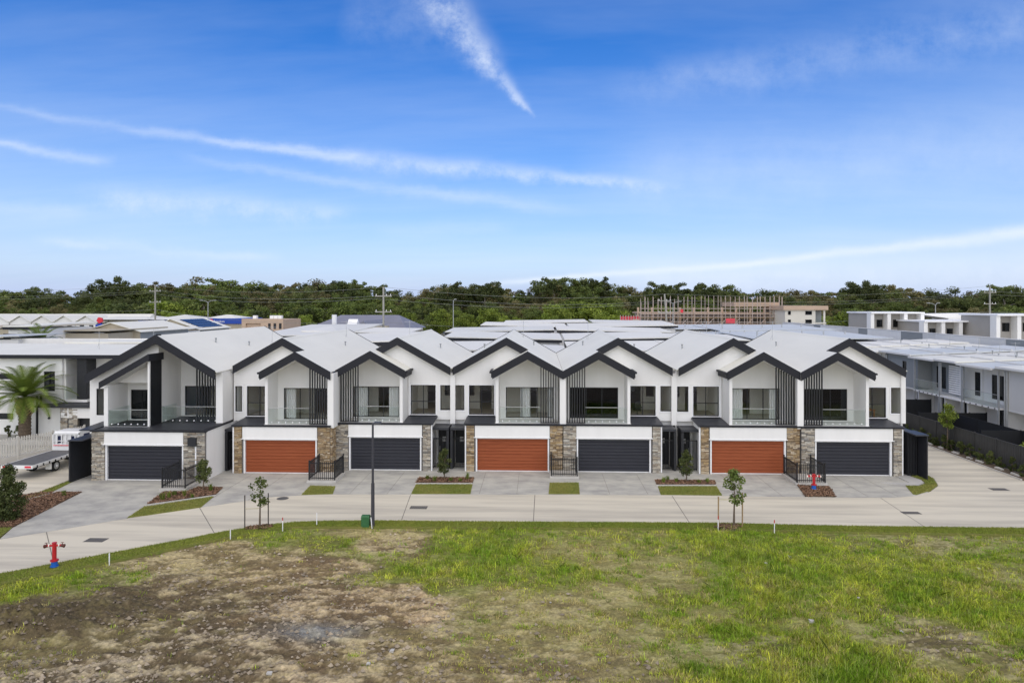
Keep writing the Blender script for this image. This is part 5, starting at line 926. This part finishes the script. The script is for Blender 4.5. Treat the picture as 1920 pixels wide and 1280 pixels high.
# palm
def palm(label, x, y, th, fl, n, seed, m_tr=True):
    t = thing('palm_tree', label, 'palm', (x, y, 0), 'date palms'); r = random.Random(seed)
    m = MB(); K = 26; prev = None; rings = []
    for k in range(K+1):
        z = th*k/K; rad = (.40 if k % 2 else .46)*(1+.25*max(0, (z/th-.7))*2); rings.append([(x+rad*math.cos(2*math.pi*(j+.5*(k % 2))/14), y+rad*math.sin(2*math.pi*(j+.5*(k % 2))/14), z) for j in range(14)])
    vs = [v for rg in rings for v in rg]; m.add(vs, [(k*14+j, k*14+(j+1) % 14, (k+1)*14+(j+1) % 14, (k+1)*14+j) for k in range(K) for j in range(14)]); m.build('trunk', 'bark', t)
    stub = MB()
    for k in range(90):
        a = k*2.39996; z = th*(.62+.38*k/90); rad = .5+.12*(k/90); p = Vector((x+rad*math.cos(a), y+rad*math.sin(a), z)); stub.tube(p-Vector((math.cos(a), math.sin(a), 0))*.12, p+Vector((math.cos(a)*.10, math.sin(a)*.10, .16)), .07, .03, n=4)
    stub.build('frond_stubs', 'timber', t)
    for k in range(n):
        a = k*2.39996+r.uniform(-.2, .2); el = R(80-88*(k/n)**.75)+r.uniform(-.08, .08); L_ = fl*r.uniform(.85, 1.1); d = Vector((math.cos(a), math.sin(a), 0)); p = Vector((x, y, th+.15)); V_, C_ = [], []; N = 30; side = Vector((-d.y, d.x, 0)); e = el
        for j in range(N):
            f = j/N; e = el-1.25*f**1.7; dirv = d*math.cos(e)+Vector((0, 0, math.sin(e))); q = p+dirv*(L_/N); w = .035*(1-f)+.01; V_ += [p-side*w, p+side*w, q+side*w, q-side*w]; C_ += [.35]*4
            if j > 2:
                ll = .62*math.sin(math.pi*min(1, .12+f*.86))**.7; upn = side.cross(dirv)
                for sg in (-1, 1):
                    for o_ in (0, .5):
                        b = p+(q-p)*o_; tip = b+side*sg*ll*.75+dirv*ll*.55+Vector((0, 0, -.16*ll))-upn*.0+Vector((0, 0, .12*ll*math.cos(e))); ww = dirv*.028; V_ += [b-ww, b+ww, tip+ww*.25, tip-ww*.25]; C_ += [min(1, max(0, r.gauss(.5, .2)))]*4
            p = q
        c = np.array(C_); link('frond', np_mesh('frond', np.array([tuple(v) for v in V_]), len(V_)//4, 4, np.stack([c, c, c], 1)), 'leaf_palm', t)
palm('date palm with thick patterned trunk before the left white house', -41.2, 53.3, 3.6, 3.9, 54, 3)
xp = at(75, 0, 80)[0]; palm('palm crown showing above the white roof at the left', xp, 80, 6.2, 3.4, 30, 4)
for i, (px, py) in enumerate([(15, 812), (35, 816)]): x, z = at(px, py, 53.8); shrub('garden_shrub', ['small round shrub before the left white house, left of the palm', 'small round shrub right beside the palm trunk'][i], x, 53.8, .4, .9, .3, 'leaf_dark', 10, .12, 300+i, .1, 'shrub', None, 20)
MBX = MB().box(-52, -38, 52.6, 54.9, 0, .4); tag(MBX.build('planter_wall', 'concrete_edge'), 'low garden wall before the left white house', 'wall')

# ------------------------------------------------------------------ street furniture
x, y = ground(699, 987); t = thing('street_lamp', 'tall dark street lamp on the verge before the third garage', 'street lamp', (x, y, 0)); zt_ = 5.2
MB().tube((x, y, -.1), (x, y, 2.2), .095, .085, n=14).build('base_sleeve', 'lamp_metal', t, smooth=False); MB().tube((x, y, 2.2), (x, y, zt_), .062, .05, n=12).build('pole', 'lamp_metal', t); MB().tube((x, y, zt_-.08), (x+.12, y, zt_+.02), .045, .04, n=8).build('arm', 'lamp_metal', t); MB().prism_x([(y-.12, zt_-.03), (y+.12, zt_-.03), (y+.10, zt_+.07), (y-.10, zt_+.07)], x+.08, x+.42).build('lamp_head', 'lamp_metal', t)
def hydrant(label, x, y, h, rot):
    t = thing('fire_hydrant', label, 'hydrant', (x, y, 0), 'red pillar hydrants'); c, s_ = math.cos(rot), math.sin(rot)
    MB().tube((x, y, -.05), (x, y, .30), .12, .12, n=16).build('base', 'blue', t); MB().tube((x, y, .06), (x, y, .1), .16, n=16).build('base_flange', 'blue', t); MB().tube((x, y, .30), (x, y, .35), .16, n=16).build('flange', 'red', t); MB().tube((x, y, .35), (x, y, h), .085, n=16).build('pillar', 'red', t); MB().tube((x, y, h), (x, y, h+.03), .10, n=16).build('cap', 'red', t)
    for sg in (-1, 1):
        p = lambda d, z: (x+sg*c*d, y+sg*s_*d, z)
        MB().tube(p(.06, h-.1), p(.28, h-.1), .045, n=10).build('outlet', 'red', t); MB().tube(p(.18, h-.1), p(.22, h-.1), .075, n=12).build('coupling', 'brass', t); MB().tube(p(.28, h-.1), p(.36, h-.12), .07, .06, n=12).build('valve', 'rust' if h > 1 else 'red', t); MB().tube(p(.36, h-.12), p(.41, h-.13), .075, n=12).build('outlet_cap', 'rust' if h > 1 else 'brass', t)
        MB().tube(p(.32, h-.1), p(.32, h+.02), .012, n=6).build('spindle', 'rust', t); MB().tube(p(.26, h+.02), p(.38, h+.02), .014, n=6).build('handwheel', 'rust', t)
hydrant('red pillar hydrant with blue base on the grass at the lower left', *ground(102, 1064), 1.05, .15); hydrant('red pillar hydrant with blue base in the soil bed at right', *ground(1526, 918), .93, 0)
def stake(label, px, py, ytop, m, r=.03):
    x, y = ground(px, py); return tag(MB().tube((x, y, -.1), (x, y, at(px, ytop, y)[1]), r, n=6).build('tree_stake', m), label, 'stake', 'tree stakes')
stake('dark tree stake left of the left staked tree', 459, 990, 928, 'timber_dark'); stake('dark tree stake right of the left staked tree', 503, 987, 924, 'timber_dark'); stake('pale timber stake left of the right staked tree', 1347, 989, 931, 'timber', .035); stake('timber stake right of the right staked tree', 1392, 988, 923, 'timber', .035)
def tie(label, a, b, c_, z): 
    m = MB(); P = [Vector((*ground(*q), z_)) for q, z_ in zip((a, b, c_), (z, z-.03, z+.2 if a[0] < 900 else z))]
    for p, q in zip(P, P[1:]): m.box(min(p.x, q.x), max(p.x, q.x), min(p.y, q.y)-.012, min(p.y, q.y)+.012, min(p.z, q.z)-.03, min(p.z, q.z)+.03) if a[0] > 900 else m.tube(p, q, .025, n=5)
    return tag(m.build('tree_tie', 'strap'), label, 'tie', 'webbing ties of the staked trees')
tie('webbing tie holding the left staked tree', (459, 990), (486, 988), (503, 987), .98); tie('webbing tie holding the right staked tree', (1347, 989), (1376, 988.5), (1392, 988), 1.45)
for i, (px, py, h, red) in enumerate([(205, 1056, .45, 0), (432, 1008, .4, 0), (530, 993, .62, 1), (594, 985, .65, 0), (1346.5, 993, .70, 1), (1452, 998, .62, 1)]):
    x, y = ground(px, py); t = thing('survey_peg', ['short white survey peg right of the left hydrant', 'short white survey peg left of the left staked tree', 'white survey peg with red tip right of the left staked tree', 'plain white survey peg midway to the green box', 'white survey peg with red tip at the right staked tree', 'white survey peg with red tip right of the right staked tree'][i], 'peg', (x, y, 0), 'survey pegs on the verge')
    MB().box(x-.018, x+.018, y-.015, y+.015, -.1, h*(.75 if red else 1)).build('peg', 'trim_white', t)
    if red: MB().box(x-.019, x+.019, y-.016, y+.016, h*.75+.001, h).build('tip', 'red', t)
x, y = ground(686, 986); t = thing('pillar_box', 'green electrical service pillar at the foot of the street lamp', 'utility box', (x, y, 0)); MB().prism_x([(y-.17, 0), (y+.17, 0), (y+.17, .50), (y+.12, .56), (y-.12, .56), (y-.17, .50)], x-.2, x+.2).build('body', 'green_box', t); MB().box(x-.215, x+.215, y-.185, y+.185, .44, .47).build('lid_rim', 'green_box', t); MB().box(x-.16, x+.16, y-.178, y-.171, .08, .40).build('door', 'green_box', t)
x, y = ground(697.5, 988.5); tag(MB().tube((x, y, -.05), (x-.05, y, .5), .025, n=6).build('marker_post', 'trim_white'), 'thin white marker leaning by the green pillar', 'marker')

# ------------------------------------------------------------------ the vacant lot
def vnoise(x, y, seed):
    x = np.asarray(x, float); y = np.asarray(y, float); xi = np.floor(x).astype(np.int64); yi = np.floor(y).astype(np.int64); fx, fy = x-xi, y-yi; fx = fx*fx*(3-2*fx); fy = fy*fy*(3-2*fy)
    def h(a, b): n = (a*374761393+b*668265263+seed*69069) & 0x7fffffff; n = (n ^ (n >> 13))*1274126177 & 0x7fffffff; return ((n ^ (n >> 16)) & 0xffff)/65535.0
    return (h(xi, yi)*(1-fx)+h(xi+1, yi)*fx)*(1-fy)+(h(xi, yi+1)*(1-fx)+h(xi+1, yi+1)*fx)*fy
def fbm(x, y, seed, octs=5, gain=.5):
    s = 0; a = 1; tot = 0
    for k in range(octs): s = s+a*vnoise(x*2**k, y*2**k, seed+k); tot += a; a *= gain
    return s/tot
# survey of the lot: px, py, green cover, straw cover, soil tone (0 dark, 1 pale), tan tint, blade height
CTRL = [(0, 1110, .95, .05, .4, .2, .5), (100, 1090, .9, .1, .4, .2, .5), (210, 1075, .5, .3, .6, .3, .4), (300, 1055, .12, .35, .75, .5, .3), (420, 1030, .10, .3, .7, .6, .3), (520, 1010, .75, .15, .5, .5, .5), (60, 1130, .15, .1, .15, .1, .3), (120, 1165, 0, 0, .05, .05, .2), (200, 1140, 0, 0, .15, .1, .2), (240, 1110, 0, .05, .2, .15, .2), (30, 1175, 0, 0, .05, .05, .2), (330, 1090, .02, .1, .35, .35, .2), (400, 1130, .03, .05, .3, .25, .2), (480, 1070, .03, .2, .55, .7, .2), (600, 1060, .05, .15, .6, .7, .2), (560, 1120, .02, .05, .45, .55, .2), (650, 1130, .02, .05, .55, .75, .2), (740, 1110, .03, .08, .7, .8, .2), (760, 1150, .03, .08, .7, .85, .2), (600, 1170, .02, .02, .5, .5, .2), (600, 1190, 0, 0, .55, .0, .2), (540, 1150, .02, .02, .5, .6, .2), (300, 1180, .06, .15, .4, .25, .2), (380, 1210, .02, .05, .45, .25, .2), (200, 1210, .10, .2, .45, .25, .3), (60, 1230, .25, .25, .3, .2, .3), (140, 1260, .02, .02, .75, .2, .2), (220, 1250, .02, .02, .8, .2, .2), (330, 1260, .04, .05, .5, .25, .2), (450, 1240, .02, .05, .35, .3, .2), (520, 1215, .02, .02, .6, .35, .2), (560, 1265, .03, .05, .5, .5, .2), (660, 1240, .08, .2, .5, .5, .3), (690, 1215, .25, .2, .5, .5, .35), (700, 1035, .5, .15, .7, .5, .4), (730, 1015, .2, .2, .8, .6, .4), (690, 1000, .1, .75, .8, .6, .5), (640, 1020, .7, .1, .4, .3, .5), (770, 1060, .85, .1, .4, .3, .6), (850, 1010, .95, .05, .3, .3, .9), (960, 1020, .95, .05, .3, .3, 1.0), (900, 1060, .85, .15, .3, .3, .9), (830, 1090, .6, .25, .4, .4, .5), (1060, 1010, .5, .5, .5, .5, .7), (1090, 1035, .25, .7, .6, .6, .6), (1200, 1010, .55, .45, .5, .5, .7), (1150, 1050, .3, .6, .5, .5, .6), (1000, 1080, .6, .3, .4, .4, .6), (1050, 1070, .8, .2, .4, .4, .7), (950, 1110, .2, .6, .6, .5, .35), (850, 1150, .2, .45, .5, .45, .35), (950, 1170, .15, .55, .55, .45, .35), (1050, 1130, .15, .5, .5, .45, .35), (1150, 1110, .2, .6, .55, .5, .4), (1250, 1090, .3, .55, .5, .4, .5), (1200, 1160, .25, .55, .5, .4, .45), (1100, 1200, .15, .55, .5, .4, .35), (900, 1220, .12, .45, .4, .45, .3), (1050, 1250, .06, .25, .3, .45, .3), (1150, 1240, .1, .4, .35, .45, .3), (950, 1265, .04, .15, .3, .45, .3), (760, 1200, .15, .35, .5, .5, .35), (800, 1250, .06, .2, .4, .5, .3), (1320, 1010, .95, .05, .3, .3, .8), (1400, 1030, .95, .05, .3, .3, .9), (1480, 1010, .8, .1, .4, .3, .7), (1600, 1010, .55, .25, .75, .3, .5), (1750, 1015, .35, .35, .8, .3, .4), (1850, 1018, .5, .3, .75, .3, .5), (1550, 1050, .9, .1, .4, .3, .7), (1700, 1050, .85, .15, .4, .3, .6), (1850, 1050, .75, .2, .5, .3, .6), (1900, 1080, .45, .3, .7, .3, .5), (1400, 1100, .85, .25, .4, .3, .9), (1500, 1090, .9, .1, .3, .3, .9), (1620, 1080, .95, .05, .3, .3, 1.0), (1760, 1090, .9, .15, .4, .3, .7), (1300, 1140, .6, .4, .4, .3, .7), (1430, 1120, .85, .3, .4, .3, 1.1), (1330, 1150, .25, .75, .6, .5, .5), (1380, 1180, .8, .2, .3, .3, .8), (1520, 1150, .5, .55, .4, .3, .8), (1620, 1130, .75, .3, .4, .3, .8), (1650, 1160, .5, .3, .5, .3, .6), (1700, 1170, .25, .25, .5, .25, .4), (1740, 1200, .15, .2, .5, .2, .3), (1820, 1150, .85, .15, .4, .3, .7), (1780, 1110, .9, .3, .4, .3, .7), (1900, 1190, .7, .2, .4, .3, .6), (1860, 1240, .25, .35, .5, .3, .4), (1400, 1220, .35, .15, .7, .2, .4), (1430, 1210, .3, .1, .4, .2, .4), (1460, 1255, .85, .15, .3, .3, .9), (1370, 1265, .8, .1, .3, .3, .8), (1540, 1230, .7, .45, .4, .3, .9), (1650, 1250, .6, .4, .4, .3, .7), (1750, 1260, .3, .5, .6, .45, .5), (1300, 1230, .3, .5, .5, .35, .5), (1260, 1280, .15, .4, .35, .4, .35), (2050, 1100, .8, .2, .4, .3, .7), (2050, 1250, .5, .3, .5, .3, .5), (-150, 1180, .2, .1, .2, .1, .3), (-100, 1260, .3, .2, .4, .2, .3)]
CP = np.array([ground(c[0], c[1]) for c in CTRL]); CV = np.array([(max(0, min(1, (c[2] if c[2] > .3 or c[0] > 790 else c[2]*.4)*(1.12 if c[0] > 1250 else 1.05 if c[0] > 780 else 1)+(.04 if c[0] > 800 else 0))),)+c[3:] for c in CTRL])
def cover(x, y):
    wx_ = x+(fbm(x*.55, y*.55, 50, 4)-.5)*2.6; wy_ = y+(fbm(x*.55+40, y*.55, 60, 4)-.5)*2.2; num = 0; den_ = 0
    out = np.zeros((len(x), CV.shape[1])); den_ = np.zeros(len(x))
    for p, v in zip(CP, CV): d2 = (wx_-p[0])**2+((wy_-p[1])*1.25)**2; w = 1/(d2+.12)**2; out += w[:, None]*v; den_ += w
    return out/den_[:, None]
vlxs = np.array([p[0] for p in vlx]); vlys = np.array([p[1] for p in vlx])
def yedge(x): return np.interp(x, vlxs, vlys)
STEP = .062; gx = np.arange(-34, 43, STEP); gy = np.arange(17.5, 35.2, STEP); NX, NY = len(gx), len(gy); XX, YY = np.meshgrid(gx, gy); xf, yf_ = XX.ravel(), YY.ravel()
cv = cover(xf, yf_); G, S, TN, TT, BH = cv.T; ye = yedge(xf); inn = np.clip((ye-.1-yf_)/1.0, 0, 1); inn = inn*inn*(3-2*inn); bare = np.clip(1-G-.6*S, 0, 1)
tr = xf*.93+yf_*.36      # tracks left by machines run roughly across the lot
clod = fbm(xf*2.2, yf_*2.6, 3, 5, .68)-.5; fine = fbm(xf*6.0, yf_*7.0, 13, 3, .75)-.5; ridges = np.abs(fbm(xf*.7+.5*yf_, yf_*2.2-.5*xf, 23, 5, .62)-.5)*2
mound = np.zeros_like(xf)
for px, py, rx, ry, hh in ((110, 1170, 2.6, 1.2, .55), (200, 1140, 1.2, .7, .35), (20, 1185, 1.6, 1.0, .45), (235, 1112, 1.0, .5, .25), (330, 1085, 1.5, .6, .18), (690, 1003, .9, .4, .16), (760, 998, .8, .35, .12), (480, 1205, 2.0, .7, .16), (380, 1225, 1.6, .5, .14), (1640, 1165, 2.0, .8, .12)):
    a, b = ground(px, py); mound += hh*np.exp(-((xf-a)/rx)**2-((yf_-b)/ry)**2)
zz = (fbm(xf*.18, yf_*.18, 33, 3)-.5)*.35+mound*(.8+.8*clod)+bare*(clod*.20+fine*.13-.16*np.clip(.22-ridges, 0, 1)*2.2)+(1-bare)*(clod*.06)
zz = zz*inn-.02-(1-inn)*.05; zz = np.where(yf_ > ye+.02, -.24, zz)
# soil colour from the survey: dark organic, grey clay, tan sand; shade painted into ruts and hollows
pat = fbm(xf*1.2, yf_*2.0, 71, 6, .68); pat2 = fbm(xf*.8+.9*yf_+9, yf_*3.0-.7*xf, 81, 6, .68); amp = np.clip(TN*2.2+.05, .12, 1); tone = np.clip(TN-.16-.07*np.clip((-4-xf)/6, 0, 1)+amp*((pat-.5)*2.8+(pat2-.5)*2.5+clod*1.2+fine*1.2-.75*np.clip(.2-ridges, 0, 1)), 0, 1)[:, None]; tone = tone*tone*(3-2*tone); tt = np.clip(TT+(pat2-.5)*.8, 0, 1)[:, None]
dark = np.array((.080, .063, .036)); clay = np.array((.40, .345, .24)); tan_ = np.array((.49, .36, .215)); tan_d = np.array((.19, .13, .07)); pale = clay*(1-tt)+tan_*tt; dk = dark*(1-tt)+tan_d*tt; soil = dk*(1-tone)+pale*tone
a, b = ground(590, 1185); blue = np.exp(-((xf-a)/1.4)**2-((yf_-b)/.6)**2)[:, None]*.65; soil = soil*(1-blue)+np.array((.27, .28, .28))*blue
strawc = np.array((.38, .33, .125)); greenc = np.array((.165, .20, .028)); sc = np.clip(S*1.15+(pat-.5)*.9, 0, 1)[:, None]*.75; gc = np.clip(G*1.2+(pat2-.5)*1.0-.1, 0, 1)[:, None]*.9  # green ground kept darker than the blades to stand for shadow between tufts
colr = soil*(1-sc)+strawc*sc; colr = colr*(1-gc)+greenc*gc
me = bpy.data.meshes.new('vacant_lot'); ids = np.arange(NX*NY).reshape(NY, NX); q = np.stack([ids[:-1, :-1], ids[:-1, 1:], ids[1:, 1:], ids[1:, :-1]], -1).reshape(-1, 4)
me.vertices.add(NX*NY); me.vertices.foreach_set('co', np.stack([xf, yf_, zz], 1).astype(np.float32).ravel()); me.loops.add(q.size); me.loops.foreach_set('vertex_index', q.ravel().astype(np.int32)); me.polygons.add(len(q)); me.polygons.foreach_set('loop_start', np.arange(0, q.size, 4, dtype=np.int32)); me.polygons.foreach_set('loop_total', np.full(len(q), 4, dtype=np.int32))
at_ = me.attributes.new('Col', 'FLOAT_COLOR', 'POINT'); c4 = np.ones((NX*NY, 4), np.float32); c4[:, :3] = colr; at_.data.foreach_set('color', c4.ravel()); me.polygons.foreach_set('use_smooth', np.ones(len(q), bool)); me.update()
structure(link('vacant_lot', me, 'lot_soil')); ZG = zz.reshape(NY, NX)
structure(MB().box(-120, 120, -20, 17.6, -.3, -.12).build('lot_foreground', 'soil'))
def zat(x, y): i = np.clip(((y-gy[0])/STEP).astype(int), 0, NY-1); j = np.clip(((x-gx[0])/STEP).astype(int), 0, NX-1); return ZG[i, j]
def blades(name, x, y, z, h, w, col, label, lean=.5):
    n = len(x); r = RNG; a = r.random(n)*6.2832; s = np.stack([np.cos(a), np.sin(a), np.zeros(n)], 1)*w[:, None]/2; la = r.random(n)*6.2832; ln = np.abs(r.normal(0, lean, n)); b = np.stack([x, y, z], 1)
    tip = b+np.stack([np.cos(la)*ln*h, np.sin(la)*ln*h, h], 1); mid = b+(tip-b)*.5+np.stack([np.zeros(n), np.zeros(n), h*.12], 1)
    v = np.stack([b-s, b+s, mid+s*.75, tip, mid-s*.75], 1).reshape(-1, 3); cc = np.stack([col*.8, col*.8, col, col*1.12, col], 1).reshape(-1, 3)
    return tag(link(name, np_mesh(name, v, n, 5, cc), 'blades'), label, 'grass', kind='stuff')
# tufts: candidate centres weighted towards the camera so that density stays even in the picture
def lot_points(N, dmax=34.9):
    dd = 1/(RNG.random(N)*(1/18.6-1/dmax)+1/dmax); px = RNG.uniform(-140, 2240, N); rr = (px-960)/1280*dd; return rr*CA-dd*SA, rr*SA+dd*CA
tx, ty = lot_points(138000); cvb = cover(tx, ty); g_, s_, _, _, h_ = cvb.T; cl_ = fbm(tx*1.9, ty*1.9, 91, 5, .65); cl2 = fbm(tx*.8, ty*.8, 95, 4, .6)
dens = np.clip(g_*1.1+s_*.6, 0, 1)*np.clip((cl_-.36)*4.2+(g_-.45)*1.5, .02, 1); keep = (RNG.random(len(tx)) < dens*.55) & (ty < yedge(tx)-.1) & (tx > -33.5) & (tx < 42.5)
tx, ty, g_, s_, h_, cl_, cl2 = (v[keep] for v in (tx, ty, g_, s_, h_, cl_, cl2)); nt_ = len(tx)
straw_t = RNG.random(nt_) < np.clip(s_/(g_+s_+.05)*.85+(cl2-.5)*1.0, .03, .95); size_t = np.minimum(RNG.lognormal(0, .5, nt_), 2.1); bright = RNG.uniform(.45, 1.5, nt_)
cg = np.clip((cl2-.5)*2.0+.45+RNG.normal(0, .22, nt_), 0, 1)[:, None]; tcol = np.where(straw_t[:, None], np.array((.50, .42, .165)), np.array((.19, .325, .022))*(1-cg)+np.array((.58, .60, .07))*cg)*bright[:, None]
th_ = (.04+.16*h_*np.clip(cl_*2.0-.45, .12, 1.3))*size_t*np.where(straw_t, .75, 1); nb = RNG.integers(5, 15, nt_); idx = np.repeat(np.arange(nt_), nb); n = len(idx)
rad = (.035+.07*size_t[idx])*np.sqrt(RNG.random(n)); an = RNG.random(n)*6.2832; bx, by = tx[idx]+rad*np.cos(an)*1.3, ty[idx]+rad*np.sin(an); h_ = h_[idx]
ok_ = by < yedge(bx)-.08; bx, by, idx, h_ = bx[ok_], by[ok_], idx[ok_], h_[ok_]; n = len(bx); col = tcol[idx]*RNG.uniform(.75, 1.25, n)[:, None]; hh = th_[idx]*RNG.uniform(.55, 1.3, n)
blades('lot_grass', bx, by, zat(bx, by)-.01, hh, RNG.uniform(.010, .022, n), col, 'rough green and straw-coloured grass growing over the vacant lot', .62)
# a few tall seed stalks
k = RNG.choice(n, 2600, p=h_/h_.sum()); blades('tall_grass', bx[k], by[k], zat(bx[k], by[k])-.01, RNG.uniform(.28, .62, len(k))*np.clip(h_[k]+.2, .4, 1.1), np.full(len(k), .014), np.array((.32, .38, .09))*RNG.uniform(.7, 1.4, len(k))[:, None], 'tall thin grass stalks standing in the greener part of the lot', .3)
# mown verge and lawn patches
vx = RNG.uniform(-27, 33, 90000); lo_y = np.interp(vx, [p[0] for p in lox], [p[1] for p in lox]); hi_ = yedge(vx); vy = hi_+(lo_y-hi_)*RNG.random(len(vx)); c2 = fbm(vx*.7, vy*.7, 120, 4)
colv = (np.array((.17, .25, .030))*(1-c2[:, None])+np.array((.31, .32, .06))*c2[:, None])*RNG.uniform(.7, 1.3, len(vx))[:, None]
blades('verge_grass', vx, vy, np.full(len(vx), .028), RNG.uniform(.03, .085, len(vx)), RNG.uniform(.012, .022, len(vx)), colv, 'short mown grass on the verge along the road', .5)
def inpoly(x, y, P):
    ins = np.zeros(len(x), bool); j = len(P)-1
    for i in range(len(P)):
        xi_, yi_ = P[i]; xj, yj = P[j]; c = ((yi_ > y) != (yj > y)) & (x < (xj-xi_)*(y-yi_)/(yj-yi_+1e-9)+xi_); ins ^= c; j = i
    return ins
AX_, AY_, AZ_ = [], [], []
for P, z in LAWN:
    xs_ = [p[0] for p in P]; ys_ = [p[1] for p in P]; nn_ = int((max(xs_)-min(xs_))*(max(ys_)-min(ys_))*900); a = RNG.uniform(min(xs_), max(xs_), nn_); b = RNG.uniform(min(ys_), max(ys_), nn_); k = inpoly(a, b, P); AX_.append(a[k]); AY_.append(b[k]); AZ_.append(np.full(k.sum(), z-.002))
a, b, z_ = map(np.concatenate, (AX_, AY_, AZ_)); c2 = fbm(a*.8, b*.8, 130, 4); colv = (np.array((.15, .21, .032))*(1-c2[:, None])+np.array((.33, .30, .08))*c2[:, None])*RNG.uniform(.7, 1.3, len(a))[:, None]
blades('lawn_grass', a, b, z_, RNG.uniform(.03, .08, len(a)), RNG.uniform(.012, .02, len(a)), colv, 'short mown grass in the patches between the driveways', .5)
# loose clods and stones on the bare soil
N = 60000; bx, by = lot_points(N, 34.5); cvb = cover(bx, by); keep = (RNG.random(N) < np.clip(1-cvb[:, 0]*1.6-cvb[:, 1]*.9, 0, 1)*np.clip(fbm(bx*1.2, by*1.2, 140, 3)*2.6-.75, 0, 1)) & (by < yedge(bx)-.25); bx, by, cvb = bx[keep], by[keep], cvb[keep]; n = len(bx); sz = .014+.085*RNG.random(n)**5
oct_ = np.array([(1, 0, 0), (0, 1, 0), (-1, 0, 0), (0, -1, 0), (0, 0, .8), (0, 0, -.6)]); tri = np.array([(0, 1, 4), (1, 2, 4), (2, 3, 4), (3, 0, 4)]); ov = oct_[None]*RNG.uniform(.6, 1.4, (n, 6, 3))*sz[:, None, None]+np.stack([bx, by, zat(bx, by)+sz*.2], 1)[:, None]
cc = (np.array((.14, .11, .08))*(1-cvb[:, 2:3])+np.array((.48, .40, .29))*cvb[:, 2:3])*RNG.uniform(.6, 1.3, n)[:, None]
tag(link('soil_clods', np_mesh('soil_clods', ov[:, tri].reshape(-1, 3), n*4, 3, np.repeat(cc, 12, 0)), 'blades'), 'loose clods and small stones scattered over the bare soil', 'soil', kind='stuff')
# loose bark chips on the mulch beds
PV, PC = [], []
for P, z, m_ in BEDS:
    xs_ = [p[0] for p in P]; ys_ = [p[1] for p in P]; nn_ = int((max(xs_)-min(xs_))*(max(ys_)-min(ys_))*420); a = RNG.uniform(min(xs_), max(xs_), nn_); b = RNG.uniform(min(ys_), max(ys_), nn_); k = inpoly(a, b, P); a, b = a[k], b[k]; n = len(a)
    th = RNG.random(n)*6.28; l = RNG.uniform(.03, .08, n); w_ = RNG.uniform(.012, .03, n); d = np.stack([np.cos(th)*l, np.sin(th)*l, RNG.normal(0, .02, n)], 1); e = np.stack([-np.sin(th)*w_, np.cos(th)*w_, RNG.normal(0, .01, n)], 1); c = np.stack([a, b, np.full(n, z+.02)], 1)
    PV.append(np.stack([c-d-e, c+d-e, c+d+e, c-d+e], 1).reshape(-1, 3)); PC.append(np.repeat(np.array((.17, .10, .062))*RNG.uniform(.35, 1.9, n)[:, None], 4, 0))
PV = np.concatenate(PV); PC = np.concatenate(PC); tag(link('bark_chips', np_mesh('bark_chips', PV, len(PV)//4, 4, PC), 'blades'), 'brown bark chips covering the mulch beds', 'mulch', kind='stuff')
for i, (px, py, sz_) in enumerate([(1522, 1166, .16), (1481, 1047, .14), (1436, 1058, .1), (1835, 1064, .12), (1032, 1132, .07), (1690, 1182, .12), (1610, 1122, .08), (735, 1222, .16), (690, 1244, .12), (505, 1262, .14)]):
    x, y = ground(px, py); b = MB().box(-.5, .5, -.5, .5, -.5, .5); rr_ = random.Random(i); z_ = float(zat(np.array([x]), np.array([y]))[0]); b.v = [(x+a*sz_*rr_.uniform(.6, 1.3), y+c*sz_*rr_.uniform(.6, 1.2), z_+.03+d*sz_*.5*rr_.uniform(.5, 1.2)) for a, c, d in b.v]
    tag(b.build('rubble_stone', 'concrete_edge'), 'small pale stone lying on the vacant lot', 'stone', 'pale stones lying on the lot')
